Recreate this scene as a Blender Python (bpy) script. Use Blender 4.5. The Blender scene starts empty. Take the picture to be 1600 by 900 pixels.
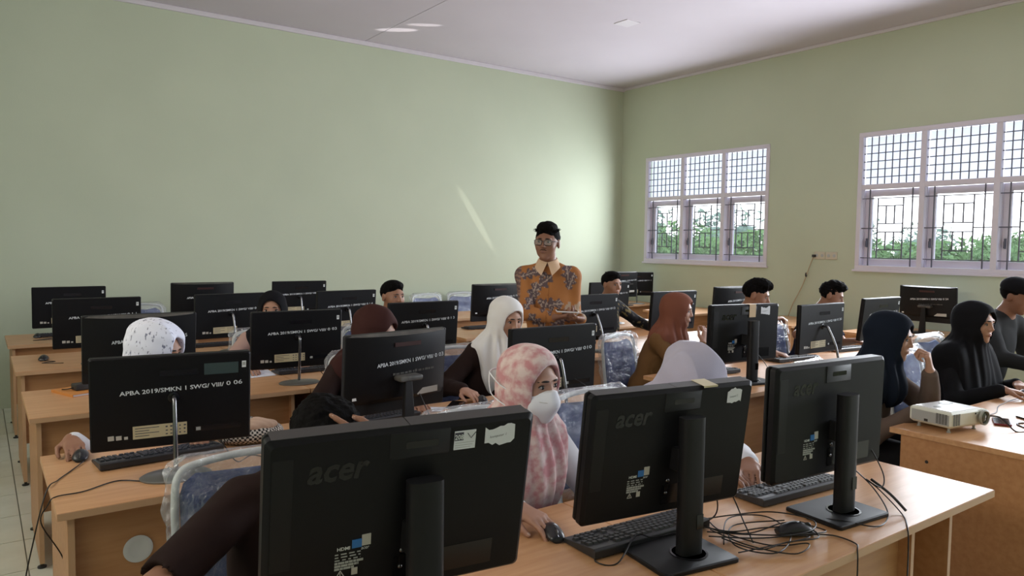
import bpy, math, random
import numpy as np
from mathutils import Vector, Matrix
random.seed(7)
SC = bpy.context.scene
COL = SC.collection
PI = math.pi

# ------------------------------------------------------------------ camera, sky, lights, exposure
YAW, PITCH, ROLL, FPX = 0.628238, 0.060492, 0.0122267, 1152.5
_f = Vector((math.sin(YAW) * math.cos(PITCH), math.cos(YAW) * math.cos(PITCH), -math.sin(PITCH)))
_r = Vector((math.cos(YAW), -math.sin(YAW), 0))
_u = _r.cross(_f)
_r2 = math.cos(ROLL) * _r + math.sin(ROLL) * _u
_u2 = -math.sin(ROLL) * _r + math.cos(ROLL) * _u
cam = bpy.data.cameras.new('camera')
cam.sensor_width = 36
cam.lens = 36 * FPX / 1600
cam.clip_start = 0.05
cam.clip_end = 500
camo = bpy.data.objects.new('camera', cam)
M3 = Matrix((_r2, _u2, -_f)).transposed()
camo.matrix_world = Matrix.Translation((0, 0, 1.6)) @ M3.to_4x4()
COL.objects.link(camo)
SC.camera = camo

WORLD_STRENGTH = 2.2
EXPOSURE = 0.88
w = bpy.data.worlds.new('sky')
SC.world = w
w.use_nodes = True
nt = w.node_tree
bg = nt.nodes['Background']
tc = nt.nodes.new('ShaderNodeTexCoord')
sx = nt.nodes.new('ShaderNodeSeparateXYZ')
rmp = nt.nodes.new('ShaderNodeValToRGB')
rmp.color_ramp.elements[0].position = 0.0
rmp.color_ramp.elements[0].color = (0.93, 0.96, 1.0, 1)
rmp.color_ramp.elements[1].position = 0.8
rmp.color_ramp.elements[1].color = (0.62, 0.76, 1.0, 1)
nt.links.new(tc.outputs['Generated'], sx.inputs[0])
nt.links.new(sx.outputs['Z'], rmp.inputs[0])
nt.links.new(rmp.outputs[0], bg.inputs['Color'])
bg.inputs['Strength'].default_value = WORLD_STRENGTH

WX = 8.1          # inner face of the window wall
WIN = [(5.67, 7.79), (2.39, 4.51), (-0.89, 1.23)]   # the three windows along it
WZ0, WZT, WZ1 = 1.35, 2.275, 2.885
LX, FY, BY, CZ = -1.9, -2.4, 8.3, 3.98


def area_light(name, loc, rot, sx_, sy_, power, color=(1, 1, 1), portal=False, spread=180):
    l = bpy.data.lights.new(name, 'AREA')
    l.shape = 'RECTANGLE'
    l.size, l.size_y = sx_, sy_
    l.energy = power
    l.color = color
    l.spread = math.radians(spread)
    if portal:
        l.cycles.is_portal = True
    o = bpy.data.objects.new(name, l)
    o.location = loc
    o.rotation_euler = rot
    COL.objects.link(o)
    return o


for ya, yb in WIN:
    area_light('window_portal', (WX + 0.3, (ya + yb) / 2, (WZ0 + WZ1) / 2), (0, math.radians(90), 0), 1.53, 2.1, 1, portal=True)

for (ya, yb), pw, spr in zip(WIN, (52, 74, 86), (168, 145, 145)):
    area_light('window_daylight', (WX - 0.04, (ya + yb) / 2, (WZ0 + WZ1) / 2), (0, math.radians(90), 0), 1.53, 2.1, pw, (0.87, 0.925, 1.0), spread=spr)


# added high window band and warm fill lamp, out of view on the left
LFILL = (0.6, 5.4, 2.35, 3.15)
area_light('left_fill_light', (LX + 0.05, (LFILL[0] + LFILL[1]) / 2, (LFILL[2] + LFILL[3]) / 2), (0, math.radians(-90), 0), 0.8, 4.8, 33, (1.0, 0.88, 0.66), spread=150)


def glint(loc, to, cone_deg, power, sx_=1.0, roll=0.0):
    # sunlight thrown into the room by something bright outside the windows
    l = bpy.data.lights.new('sun_glint', 'SPOT')
    l.spot_size = math.radians(cone_deg)
    l.spot_blend = 0.5
    l.energy = power
    l.shadow_soft_size = 0.01
    l.color = (1.0, 0.97, 0.92)
    o = bpy.data.objects.new('sun_glint', l)
    COL.objects.link(o)
    d = Vector(to) - Vector(loc)
    q = d.to_track_quat('-Z', 'Y').to_matrix() @ Matrix.Rotation(roll, 3, 'Z')
    o.matrix_world = Matrix.Translation(loc) @ q.to_4x4() @ Matrix.Diagonal((sx_, 1, 1, 1))


glint((8.0, 3.4, 1.5), (3.90, 7.62, 3.98), 1.3, 1500, 1.6, 0.9)
glint((8.0, 3.4, 1.5), (4.05, 7.26, 3.98), 1.0, 1000, 1.9, 0.9)
glint((8.0, 3.1, 2.2), (5.42, 8.3, 1.92), 1.0, 170, 11.0, -1.02)

SC.view_settings.view_transform = 'Standard'
SC.view_settings.look = 'None'
SC.view_settings.gamma = 1.0
SC.view_settings.use_curve_mapping = False
SC.view_settings.exposure = EXPOSURE
SC.cycles.use_denoising = True
SC.cycles.max_bounces = 10
SC.cycles.diffuse_bounces = 6
SC.cycles.transparent_max_bounces = 16
SC.cycles.sample_clamp_indirect = 8
SC.cycles.caustics_reflective = False
SC.cycles.caustics_refractive = False


# ------------------------------------------------------------------ materials
def srgb(r, g, b):
    c = []
    for v in (r, g, b):
        v /= 255.0
        c.append(v / 12.92 if v <= 0.04045 else ((v + 0.055) / 1.055) ** 2.4)
    return tuple(c)


def mat(name, col, rough=0.5, metal=0.0, spec=0.5, col2=None, nscale=8.0, stretch=(1, 1, 1), bump=0.0, bscale=60.0, lo=0.35, hi=0.65, detail=4.0, sheen=0.0, rough2=None):
    m = bpy.data.materials.new(name)
    m.use_nodes = True
    n = m.node_tree
    b = n.nodes['Principled BSDF']
    b.inputs['Base Color'].default_value = (*col, 1)
    b.inputs['Roughness'].default_value = rough
    b.inputs['Metallic'].default_value = metal
    b.inputs['Specular IOR Level'].default_value = spec
    if sheen:
        b.inputs['Sheen Weight'].default_value = sheen
    if col2 is not None or bump:
        t = n.nodes.new('ShaderNodeTexCoord')
        mp = n.nodes.new('ShaderNodeMapping')
        mp.inputs['Scale'].default_value = stretch
        n.links.new(t.outputs['Object'], mp.inputs[0])
        if col2 is not None:
            x = n.nodes.new('ShaderNodeTexNoise')
            x.inputs['Scale'].default_value = nscale
            x.inputs['Detail'].default_value = detail
            r = n.nodes.new('ShaderNodeValToRGB')
            r.color_ramp.elements[0].position = lo
            r.color_ramp.elements[1].position = hi
            r.color_ramp.elements[0].color = (*col, 1)
            r.color_ramp.elements[1].color = (*col2, 1)
            n.links.new(mp.outputs[0], x.inputs['Vector'])
            n.links.new(x.outputs['Fac'], r.inputs[0])
            n.links.new(r.outputs[0], b.inputs['Base Color'])
        if bump:
            x2 = n.nodes.new('ShaderNodeTexNoise')
            x2.inputs['Scale'].default_value = bscale
            x2.inputs['Detail'].default_value = 3
            bp = n.nodes.new('ShaderNodeBump')
            bp.inputs['Strength'].default_value = bump
            bp.inputs['Distance'].default_value = 0.01
            n.links.new(mp.outputs[0], x2.inputs['Vector'])
            n.links.new(x2.outputs['Fac'], bp.inputs['Height'])
            n.links.new(bp.outputs[0], b.inputs['Normal'])
    return m


def mix_mat(name, col, clear, rough=0.15, white=0.15, gloss=0.05, crinkle=0.0):
    """clear film or pane: transparent, a little gloss, a little milk"""
    m = bpy.data.materials.new(name)
    m.use_nodes = True
    n = m.node_tree
    n.nodes.remove(n.nodes['Principled BSDF'])
    out = n.nodes['Material Output']
    tr = n.nodes.new('ShaderNodeBsdfTransparent')
    gl = n.nodes.new('ShaderNodeBsdfGlossy')
    gl.inputs['Roughness'].default_value = rough
    di = n.nodes.new('ShaderNodeBsdfDiffuse')
    di.inputs['Color'].default_value = (*col, 1)
    lw = n.nodes.new('ShaderNodeLayerWeight')
    lw.inputs['Blend'].default_value = 0.5
    pw = n.nodes.new('ShaderNodeMath')
    pw.operation = 'POWER'
    pw.inputs[1].default_value = 4.0
    fr = n.nodes.new('ShaderNodeMath')
    fr.operation = 'MULTIPLY_ADD'
    fr.inputs[1].default_value = 0.6
    fr.inputs[2].default_value = gloss
    n.links.new(lw.outputs['Facing'], pw.inputs[0])
    n.links.new(pw.outputs[0], fr.inputs[0])
    m1 = n.nodes.new('ShaderNodeMixShader')
    m1.inputs[0].default_value = white
    m2 = n.nodes.new('ShaderNodeMixShader')
    n.links.new(tr.outputs[0], m1.inputs[1])
    n.links.new(di.outputs[0], m1.inputs[2])
    n.links.new(fr.outputs[0], m2.inputs[0])
    n.links.new(m1.outputs[0], m2.inputs[1])
    n.links.new(gl.outputs[0], m2.inputs[2])
    n.links.new(m2.outputs[0], out.inputs[0])
    if crinkle:
        t = n.nodes.new('ShaderNodeTexCoord')
        x = n.nodes.new('ShaderNodeTexNoise')
        x.inputs['Scale'].default_value = 22
        x.inputs['Detail'].default_value = 5
        x.inputs['Distortion'].default_value = 1.5
        bp = n.nodes.new('ShaderNodeBump')
        bp.inputs['Strength'].default_value = crinkle
        bp.inputs['Distance'].default_value = 0.03
        n.links.new(t.outputs['Object'], x.inputs['Vector'])
        n.links.new(x.outputs['Fac'], bp.inputs['Height'])
        n.links.new(bp.outputs[0], gl.inputs['Normal'])
    return m


def frosted(name, col):
    m = bpy.data.materials.new(name)
    m.use_nodes = True
    n = m.node_tree
    n.nodes.remove(n.nodes['Principled BSDF'])
    out = n.nodes['Material Output']
    tl = n.nodes.new('ShaderNodeBsdfTranslucent')
    tl.inputs['Color'].default_value = (*col, 1)
    di = n.nodes.new('ShaderNodeBsdfDiffuse')
    di.inputs['Color'].default_value = (*col, 1)
    mx = n.nodes.new('ShaderNodeMixShader')
    mx.inputs[0].default_value = 0.25
    n.links.new(tl.outputs[0], mx.inputs[1])
    n.links.new(di.outputs[0], mx.inputs[2])
    n.links.new(mx.outputs[0], out.inputs[0])
    return m


def attr_mat(name, rough=0.8):
    """cloth printed in flat colours stored per vertex"""
    m = bpy.data.materials.new(name)
    m.use_nodes = True
    n = m.node_tree
    b = n.nodes['Principled BSDF']
    b.inputs['Roughness'].default_value = rough
    b.inputs['Specular IOR Level'].default_value = 0.2
    a = n.nodes.new('ShaderNodeAttribute')
    a.attribute_name = 'print'
    n.links.new(a.outputs['Color'], b.inputs['Base Color'])
    return m


def screen_mat():
    m = bpy.data.materials.new('lit screen')
    m.use_nodes = True
    b = m.node_tree.nodes['Principled BSDF']
    b.inputs['Base Color'].default_value = (0.02, 0.02, 0.03, 1)
    b.inputs['Emission Color'].default_value = (0.55, 0.7, 1, 1)
    b.inputs['Emission Strength'].default_value = 0.35
    return m


MT = dict(
    wall=mat('pale green wall paint', (0.475, 0.52, 0.395), 0.6, spec=0.25, col2=(0.50, 0.545, 0.415), nscale=1.2, bump=0.05, bscale=90),
    ceiling=mat('white ceiling board', (0.57, 0.52, 0.575), 0.8, spec=0.2, col2=(0.60, 0.55, 0.605), nscale=0.8),
    cornice=mat('cornice paint', (0.62, 0.58, 0.62), 0.6),
    tile=mat('cream floor tile', (0.60, 0.60, 0.50), 0.18, spec=0.5, col2=(0.66, 0.66, 0.56), nscale=5),
    grout=mat('tile grout', (0.23, 0.22, 0.18), 0.9),
    frame=mat('white window paint', (0.66, 0.62, 0.70), 0.45, spec=0.4),
    bar=mat('dark grille iron', (0.10, 0.10, 0.13), 0.5, spec=0.4),
    frost=frosted('frosted pane', (0.93, 0.93, 0.97)),
    glass=mix_mat('window glass', (0.9, 0.95, 1.0), 1, 0.02, 0.05),
    wood=mat('beech laminate', (0.52, 0.27, 0.125), 0.36, spec=0.5, col2=(0.60, 0.335, 0.165), nscale=3.0, stretch=(1.2, 14, 14), bump=0.02, bscale=40),
    panel=mat('brown beech panel', (0.43, 0.205, 0.085), 0.42, spec=0.4, col2=(0.50, 0.255, 0.115), nscale=3.0, stretch=(1.5, 12, 12)),
    edge=mat('beech edge band', (0.53, 0.32, 0.18), 0.45, spec=0.4),
    cap=mat('dark plastic', (0.025, 0.022, 0.02), 0.5),
    greydisc=mat('white plastic ring', (0.62, 0.62, 0.60), 0.5),
    greyin=mat('grey plastic', (0.40, 0.42, 0.42), 0.5),
    black=mat('black monitor plastic', (0.006, 0.006, 0.0075), 0.45, spec=0.22, bump=0.03, bscale=500),
    blackb=mat('black glossy plastic', (0.007, 0.007, 0.009), 0.24, spec=0.5),
    black2=mat('soft black plastic', (0.010, 0.010, 0.0115), 0.5, spec=0.27),
    toplit=mat('toplit grey plastic', (0.045, 0.042, 0.042), 0.5, spec=0.4),  # black casing made greyer on top: ceiling light put into the colour
    dusty=mat('dusty grey plastic', (0.10, 0.095, 0.085), 0.6, col2=(0.045, 0.043, 0.04), nscale=16),
    slotred=mat('dark red vent', (0.035, 0.007, 0.006), 0.4),
    gunmetal=mat('dark chrome', (0.20, 0.20, 0.21), 0.25, metal=1.0),
    footgrey=mat('grey metal foot', (0.19, 0.19, 0.18), 0.42, metal=0.6),
    screen=screen_mat(),
    white=mat('white print', (0.72, 0.76, 0.78), 0.7, spec=0.2),
    fadedwhite=mat('worn white paint', (0.74, 0.78, 0.82), 0.8, spec=0.1, col2=(0.50, 0.54, 0.58), nscale=60, lo=0.45, hi=0.66),
    paper=mat('white paper', (0.74, 0.76, 0.82), 0.8, spec=0.1, bump=0.15, bscale=35),
    ink=mat('dark ink', (0.06, 0.06, 0.09), 0.7),
    label=mat('beige label', (0.56, 0.49, 0.32), 0.5),
    bluesticker=mat('blue sticker', (0.015, 0.16, 0.50), 0.35),
    greysticker=mat('light sticker', (0.50, 0.49, 0.46), 0.4),
    tanstick=mat('tan tape', (0.62, 0.45, 0.28), 0.6),
    logo=mat('gloss black logo', (0.002, 0.002, 0.002), 0.12),
    key=mat('black key', (0.012, 0.012, 0.014), 0.45),
    keyb=mat('keyboard black', (0.02, 0.02, 0.022), 0.45),
    mouse=mat('mouse black', (0.012, 0.012, 0.015), 0.3, spec=0.5),
    cable=mat('black cable', (0.008, 0.008, 0.009), 0.45),
    palecable=mat('tan cable', (0.45, 0.33, 0.20), 0.5),
    chairblue=mat('blue chair fabric', (0.035, 0.065, 0.19), 0.75, spec=0.2, col2=(0.06, 0.10, 0.26), nscale=14, bump=0.1, bscale=200),
    chairframe=mat('grey chair tube', (0.58, 0.62, 0.62), 0.4, spec=0.5),
    film=mix_mat('clear plastic film', (0.75, 0.80, 0.90), 0.8, 0.16, 0.10, gloss=0.13, crinkle=0.9),
    projwhite=mat('cream projector plastic', (0.68, 0.69, 0.60), 0.4),
    projgrey=mat('grey projector side', (0.36, 0.37, 0.36), 0.45),
    projtop=mat('white projector top', (0.74, 0.74, 0.74), 0.35),
    lens=mat('lens glass', (0.06, 0.065, 0.05), 0.08, spec=0.8),
    lensring=mat('lens ring', (0.30, 0.31, 0.27), 0.35),
    red=mat('red plastic', (0.23, 0.03, 0.03), 0.35),
    orangebook=mat('orange book', (0.55, 0.22, 0.05), 0.6),
    phone=mat('phone glass', (0.006, 0.006, 0.008), 0.08),
    phonewhite=mat('pale phone back', (0.66, 0.64, 0.66), 0.3),
    socket=mat('cream socket plate', (0.52, 0.47, 0.36), 0.4),
    skin=mat('brown skin', (0.275, 0.135, 0.082), 0.5, spec=0.35, col2=(0.30, 0.15, 0.092), nscale=20),
    skinf=mat('light brown skin', (0.37, 0.20, 0.135), 0.5, spec=0.35, col2=(0.40, 0.22, 0.15), nscale=20),
    skind=mat('dark brown skin', (0.235, 0.112, 0.072), 0.5, spec=0.35),
    nail=mat('fingernail', (0.52, 0.36, 0.29), 0.3),
    lips=mat('lips', (0.27, 0.09, 0.075), 0.4),
    lipsm=mat('brown lips', (0.20, 0.085, 0.065), 0.45),
    eyew=mat('eye white', (0.40, 0.36, 0.34), 0.35),
    iris=mat('dark iris', (0.010, 0.006, 0.005), 0.15),
    brow=mat('dark brow', (0.012, 0.008, 0.007), 0.8),
    hair=mat('black hair', (0.005, 0.0045, 0.0045), 0.8, spec=0.06, bump=0.5, bscale=90, stretch=(1, 1, 0.35)),
    specs=mat('dark glasses frame', (0.012, 0.011, 0.012), 0.25),
    specglass=mix_mat('spectacle lens', (0.9, 0.95, 1), 1, 0.02, 0.04),
    mask=mat('white face mask', (0.74, 0.75, 0.78), 0.8, spec=0.1),
    hij_pink=mat('pink tie dye cloth', (0.50, 0.235, 0.245), 0.85, spec=0.1, col2=(0.64, 0.52, 0.49), nscale=30, lo=0.38, hi=0.62, detail=7, sheen=0.2),
    hij_grey=mat('pale lilac cloth', (0.43, 0.41, 0.50), 0.85, spec=0.1, sheen=0.2, bump=0.1, bscale=220),
    hij_white=mat('white hijab cloth', (0.70, 0.69, 0.68), 0.85, spec=0.1, sheen=0.2),
    hij_speck=mat('white printed cloth', (0.68, 0.70, 0.80), 0.85, spec=0.1, col2=(0.17, 0.18, 0.25), nscale=58, lo=0.60, hi=0.68, detail=2.5, stretch=(1.4, 1.4, 0.7)),
    hij_maroon=mat('dark maroon cloth', (0.040, 0.014, 0.012), 0.8, spec=0.12),
    hij_brown=mat('rust brown cloth', (0.185, 0.068, 0.042), 0.8, spec=0.15),
    hij_black=mat('black cloth', (0.008, 0.008, 0.010), 0.85, spec=0.1),
    hij_navy=mat('dark navy cloth', (0.008, 0.012, 0.022), 0.85, spec=0.1),
    cl_brown=mat('dark brown uniform', (0.019, 0.0095, 0.008), 0.85, spec=0.15),
    cl_olive=mat('olive brown uniform', (0.165, 0.088, 0.035), 0.85, spec=0.15),
    cl_taupe=mat('taupe uniform', (0.115, 0.082, 0.066), 0.85, spec=0.15),
    cl_white=mat('white blouse', (0.68, 0.68, 0.70), 0.85, spec=0.1),
    cl_pinkbeige=mat('pink beige blouse', (0.42, 0.28, 0.24), 0.85, spec=0.1),
    cl_black=mat('black shirt', (0.010, 0.010, 0.012), 0.85, spec=0.1),
    cl_navy=mat('navy shirt', (0.014, 0.016, 0.030), 0.85, spec=0.1),
    cl_char=mat('charcoal jacket', (0.026, 0.027, 0.029), 0.85, spec=0.1),
    batik=attr_mat('orange batik print'),
    batikdark=attr_mat('dark batik print'),
    checker=attr_mat('black and white check weave'),
    collar=mat('cream collar', (0.62, 0.44, 0.30), 0.8, spec=0.1),
    trousers=mat('dark trousers', (0.018, 0.017, 0.018), 0.85, spec=0.1),
    shoe=mat('black shoe', (0.012, 0.011, 0.011), 0.4),
    grass=mat('field grass', (0.075, 0.14, 0.04), 0.9, spec=0.1, col2=(0.12, 0.18, 0.07), nscale=3),
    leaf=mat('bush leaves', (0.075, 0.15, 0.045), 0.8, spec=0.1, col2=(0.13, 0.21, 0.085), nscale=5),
    leaffar=mat('haze paled far leaves', (0.14, 0.20, 0.15), 0.8, spec=0.1, col2=(0.18, 0.24, 0.19), nscale=2),  # paler and greyer than the bushes: distance haze put into the colour
    outwall=mat('rendered outer wall', (0.6, 0.6, 0.58), 0.8),
)


# ------------------------------------------------------------------ mesh helpers
class MB:
    def __init__(s):
        s.v, s.f = [], []

    def add(s, vs, fs):
        n = len(s.v)
        s.v += [tuple(v) for v in vs]
        s.f += [tuple(i + n for i in f) for f in fs]
        return s

    def box(s, x0, x1, y0, y1, z0, z1, M=None):
        vs = [Vector((x, y, z)) for z in (z0, z1) for y in (y0, y1) for x in (x0, x1)]
        if M is not None:
            vs = [M @ v for v in vs]
        return s.add(vs, [(0, 2, 3, 1), (4, 5, 7, 6), (0, 1, 5, 4), (2, 6, 7, 3), (0, 4, 6, 2), (1, 3, 7, 5)])

    def cbox(s, c, size, M=None):
        return s.box(c[0] - size[0] / 2, c[0] + size[0] / 2, c[1] - size[1] / 2, c[1] + size[1] / 2, c[2] - size[2] / 2, c[2] + size[2] / 2, M)

    def stack(s, rings, cap0=True, cap1=True, closed=True):
        """loft equal-length rings"""
        n = len(rings[0])
        vs = [p for r in rings for p in r]
        fs = []
        for k in range(len(rings) - 1):
            for i in range(n if closed else n - 1):
                j = (i + 1) % n
                fs.append((k * n + i, k * n + j, (k + 1) * n + j, (k + 1) * n + i))
        if cap0:
            fs.append(tuple(range(n - 1, -1, -1)))
        if cap1:
            b = (len(rings) - 1) * n
            fs.append(tuple(range(b, b + n)))
        return s.add(vs, fs)

    def tube(s, pts, r, seg=8, caps=True):
        P = [Vector(p) for p in pts]
        n = len(P)
        R = r if isinstance(r, (list, tuple)) else [r] * n
        T = []
        for i in range(n):
            a, b = P[max(0, i - 1)], P[min(n - 1, i + 1)]
            t = (b - a)
            T.append(t.normalized() if t.length > 1e-9 else Vector((0, 0, 1)))
        up = Vector((0, 0, 1)) if abs(T[0].z) < 0.9 else Vector((1, 0, 0))
        N = (up - T[0] * up.dot(T[0])).normalized()
        rings = []
        for i in range(n):
            N = (N - T[i] * N.dot(T[i]))
            N = N.normalized() if N.length > 1e-6 else T[i].orthogonal().normalized()
            B = T[i].cross(N)
            rings.append([P[i] + (N * math.cos(2 * PI * k / seg) + B * math.sin(2 * PI * k / seg)) * R[i] for k in range(seg)])
        return s.stack(rings, caps, caps)

    def lathe(s, prof, seg=24, M=None, sx_=1.0, sy_=1.0):
        rings = []
        for r, z in prof:
            rg = [Vector((r * sx_ * math.cos(2 * PI * k / seg), r * sy_ * math.sin(2 * PI * k / seg), z)) for k in range(seg)]
            if M is not None:
                rg = [M @ v for v in rg]
            rings.append(rg)
        return s.stack(rings)

    def slab(s, outline, y0, y1, cham=0.0, M=None):
        """outline of (x,z) points extruded along y, edges chamfered"""
        cx = sum(p[0] for p in outline) / len(outline)
        cz = sum(p[1] for p in outline) / len(outline)
        w_ = max(abs(p[0] - cx) for p in outline)
        h_ = max(abs(p[1] - cz) for p in outline)

        def ring(y, ins):
            rg = [Vector((cx + (p[0] - cx) * (1 - ins / w_), y, cz + (p[1] - cz) * (1 - ins / h_))) for p in outline]
            return [M @ v for v in rg] if M is not None else rg
        if cham:
            rings = [ring(y0, cham), ring(y0 + cham, 0), ring(y1 - cham, 0), ring(y1, cham)]
        else:
            rings = [ring(y0, 0), ring(y1, 0)]
        return s.stack(rings)

    def ell(s, c, r, seg=12, rng=8, M=None):
        rings = []
        for k in range(1, rng):
            a = PI * k / rng
            rg = [Vector((c[0] + r[0] * math.sin(a) * math.cos(2 * PI * i / seg), c[1] + r[1] * math.sin(a) * math.sin(2 * PI * i / seg), c[2] - r[2] * math.cos(a))) for i in range(seg)]
            rings.append([M @ v for v in rg] if M is not None else rg)
        return s.stack(rings)


def rrect(x0, x1, z0, z1, r, n=4):
    """rounded rectangle outline, counter-clockwise seen from -y"""
    o = []
    for cx, cz, a0 in ((x1 - r, z1 - r, 0), (x0 + r, z1 - r, 90), (x0 + r, z0 + r, 180), (x1 - r, z0 + r, 270)):
        for k in range(n + 1):
            a = math.radians(a0 + 90 * k / n)
            o.append((cx + r * math.cos(a), cz + r * math.sin(a)))
    return o


def mesh_from(name, vs, fs, m, smooth=None):
    me = bpy.data.meshes.new(name)
    me.from_pydata([tuple(v) for v in vs], [], fs)
    if m:
        me.materials.append(m)
    fix_normals(me)
    if smooth is not None:
        me.polygons.foreach_set('use_smooth', [True] * len(me.polygons))
        me.set_sharp_from_angle(angle=math.radians(smooth))
    me.update()
    return me


def fix_normals(me):
    import bmesh
    bm = bmesh.new()
    bm.from_mesh(me)
    bmesh.ops.recalc_face_normals(bm, faces=bm.faces)
    bm.to_mesh(me)
    bm.free()


def link(name, data, parent=None, loc=(0, 0, 0), rot=(0, 0, 0)):
    o = bpy.data.objects.new(name, data)
    COL.objects.link(o)
    o.location = loc
    o.rotation_euler = rot
    if parent is not None:
        o.parent = parent
    return o


CACHE = {}


def part(name, mb, m, parent=None, loc=(0, 0, 0), rot=(0, 0, 0), smooth=None, key=None, bevel=0.0):
    """one mesh object; with a key the mesh data is shared by alike pieces (mb may then be a function)"""
    if key is not None and key in CACHE:
        me = CACHE[key]
    else:
        b = mb() if callable(mb) else mb
        me = mesh_from(name, b.v, b.f, m, smooth)
        if key is not None:
            CACHE[key] = me
    o = link(name, me, parent, loc, rot)
    if bevel:
        bv = o.modifiers.new('bevel', 'BEVEL')
        bv.width = bevel
        bv.segments = 2
        bv.limit_method = 'ANGLE'
        bv.angle_limit = math.radians(40)
    return o


def thing(name, label, cat, loc=(0, 0, 0), rz=0.0, group=None):
    o = bpy.data.objects.new(name, None)
    o.empty_display_size = 0.1
    COL.objects.link(o)
    o.location = loc
    o.rotation_euler = (0, 0, rz)
    return tag(o, label, cat, group)


def tag(o, label, cat, group=None):
    o['label'] = label
    o['category'] = cat
    if group:
        o['group'] = group
    return o


def structure(o):
    o['kind'] = 'structure'
    return o


def stuff(o):
    o['kind'] = 'stuff'
    return o


def spline(pts, n=8):
    P = [Vector(p) for p in pts]
    P = [P[0]] + P + [P[-1]]
    out = []
    for i in range(1, len(P) - 2):
        a, b, c, d = P[i - 1], P[i], P[i + 1], P[i + 2]
        for k in range(n):
            t = k / n
            out.append(0.5 * ((2 * b) + (c - a) * t + (2 * a - 5 * b + 4 * c - d) * t * t + (3 * b - a - 3 * c + d) * t ** 3))
    out.append(P[-2])
    return out


def lettering(text, width, height, m, name='lettering', parent=None, bold=0.0, shear=0.0, key=None):
    """flat print in the x-z plane facing -y, centred, scaled to the width and height given"""
    k = ('txt', text, width, height, bold, shear, m.name)
    if k not in CACHE:
        cu = bpy.data.curves.new('t', 'FONT')
        cu.body = text
        cu.offset = bold
        cu.shear = shear
        cu.resolution_u = 2
        ob = bpy.data.objects.new('t', cu)
        COL.objects.link(ob)
        bpy.context.view_layer.update()
        dg = bpy.context.evaluated_depsgraph_get()
        me = bpy.data.meshes.new_from_object(ob.evaluated_get(dg))
        bpy.data.objects.remove(ob)
        bpy.data.curves.remove(cu)
        co = np.zeros(len(me.vertices) * 3)
        me.vertices.foreach_get('co', co)
        co = co.reshape(-1, 3)
        mn, mx = co.min(0), co.max(0)
        c2 = np.zeros_like(co)
        c2[:, 0] = (co[:, 0] - (mn[0] + mx[0]) / 2) * width / max(1e-6, mx[0] - mn[0])
        c2[:, 2] = (co[:, 1] - (mn[1] + mx[1]) / 2) * height / max(1e-6, mx[1] - mn[1])
        me.vertices.foreach_set('co', c2.ravel())
        me.materials.clear()
        me.materials.append(m)
        me.update()
        CACHE[k] = me
    return link(name, CACHE[k], parent)


# ------------------------------------------------------------------ the room
TS = 0.433


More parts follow.
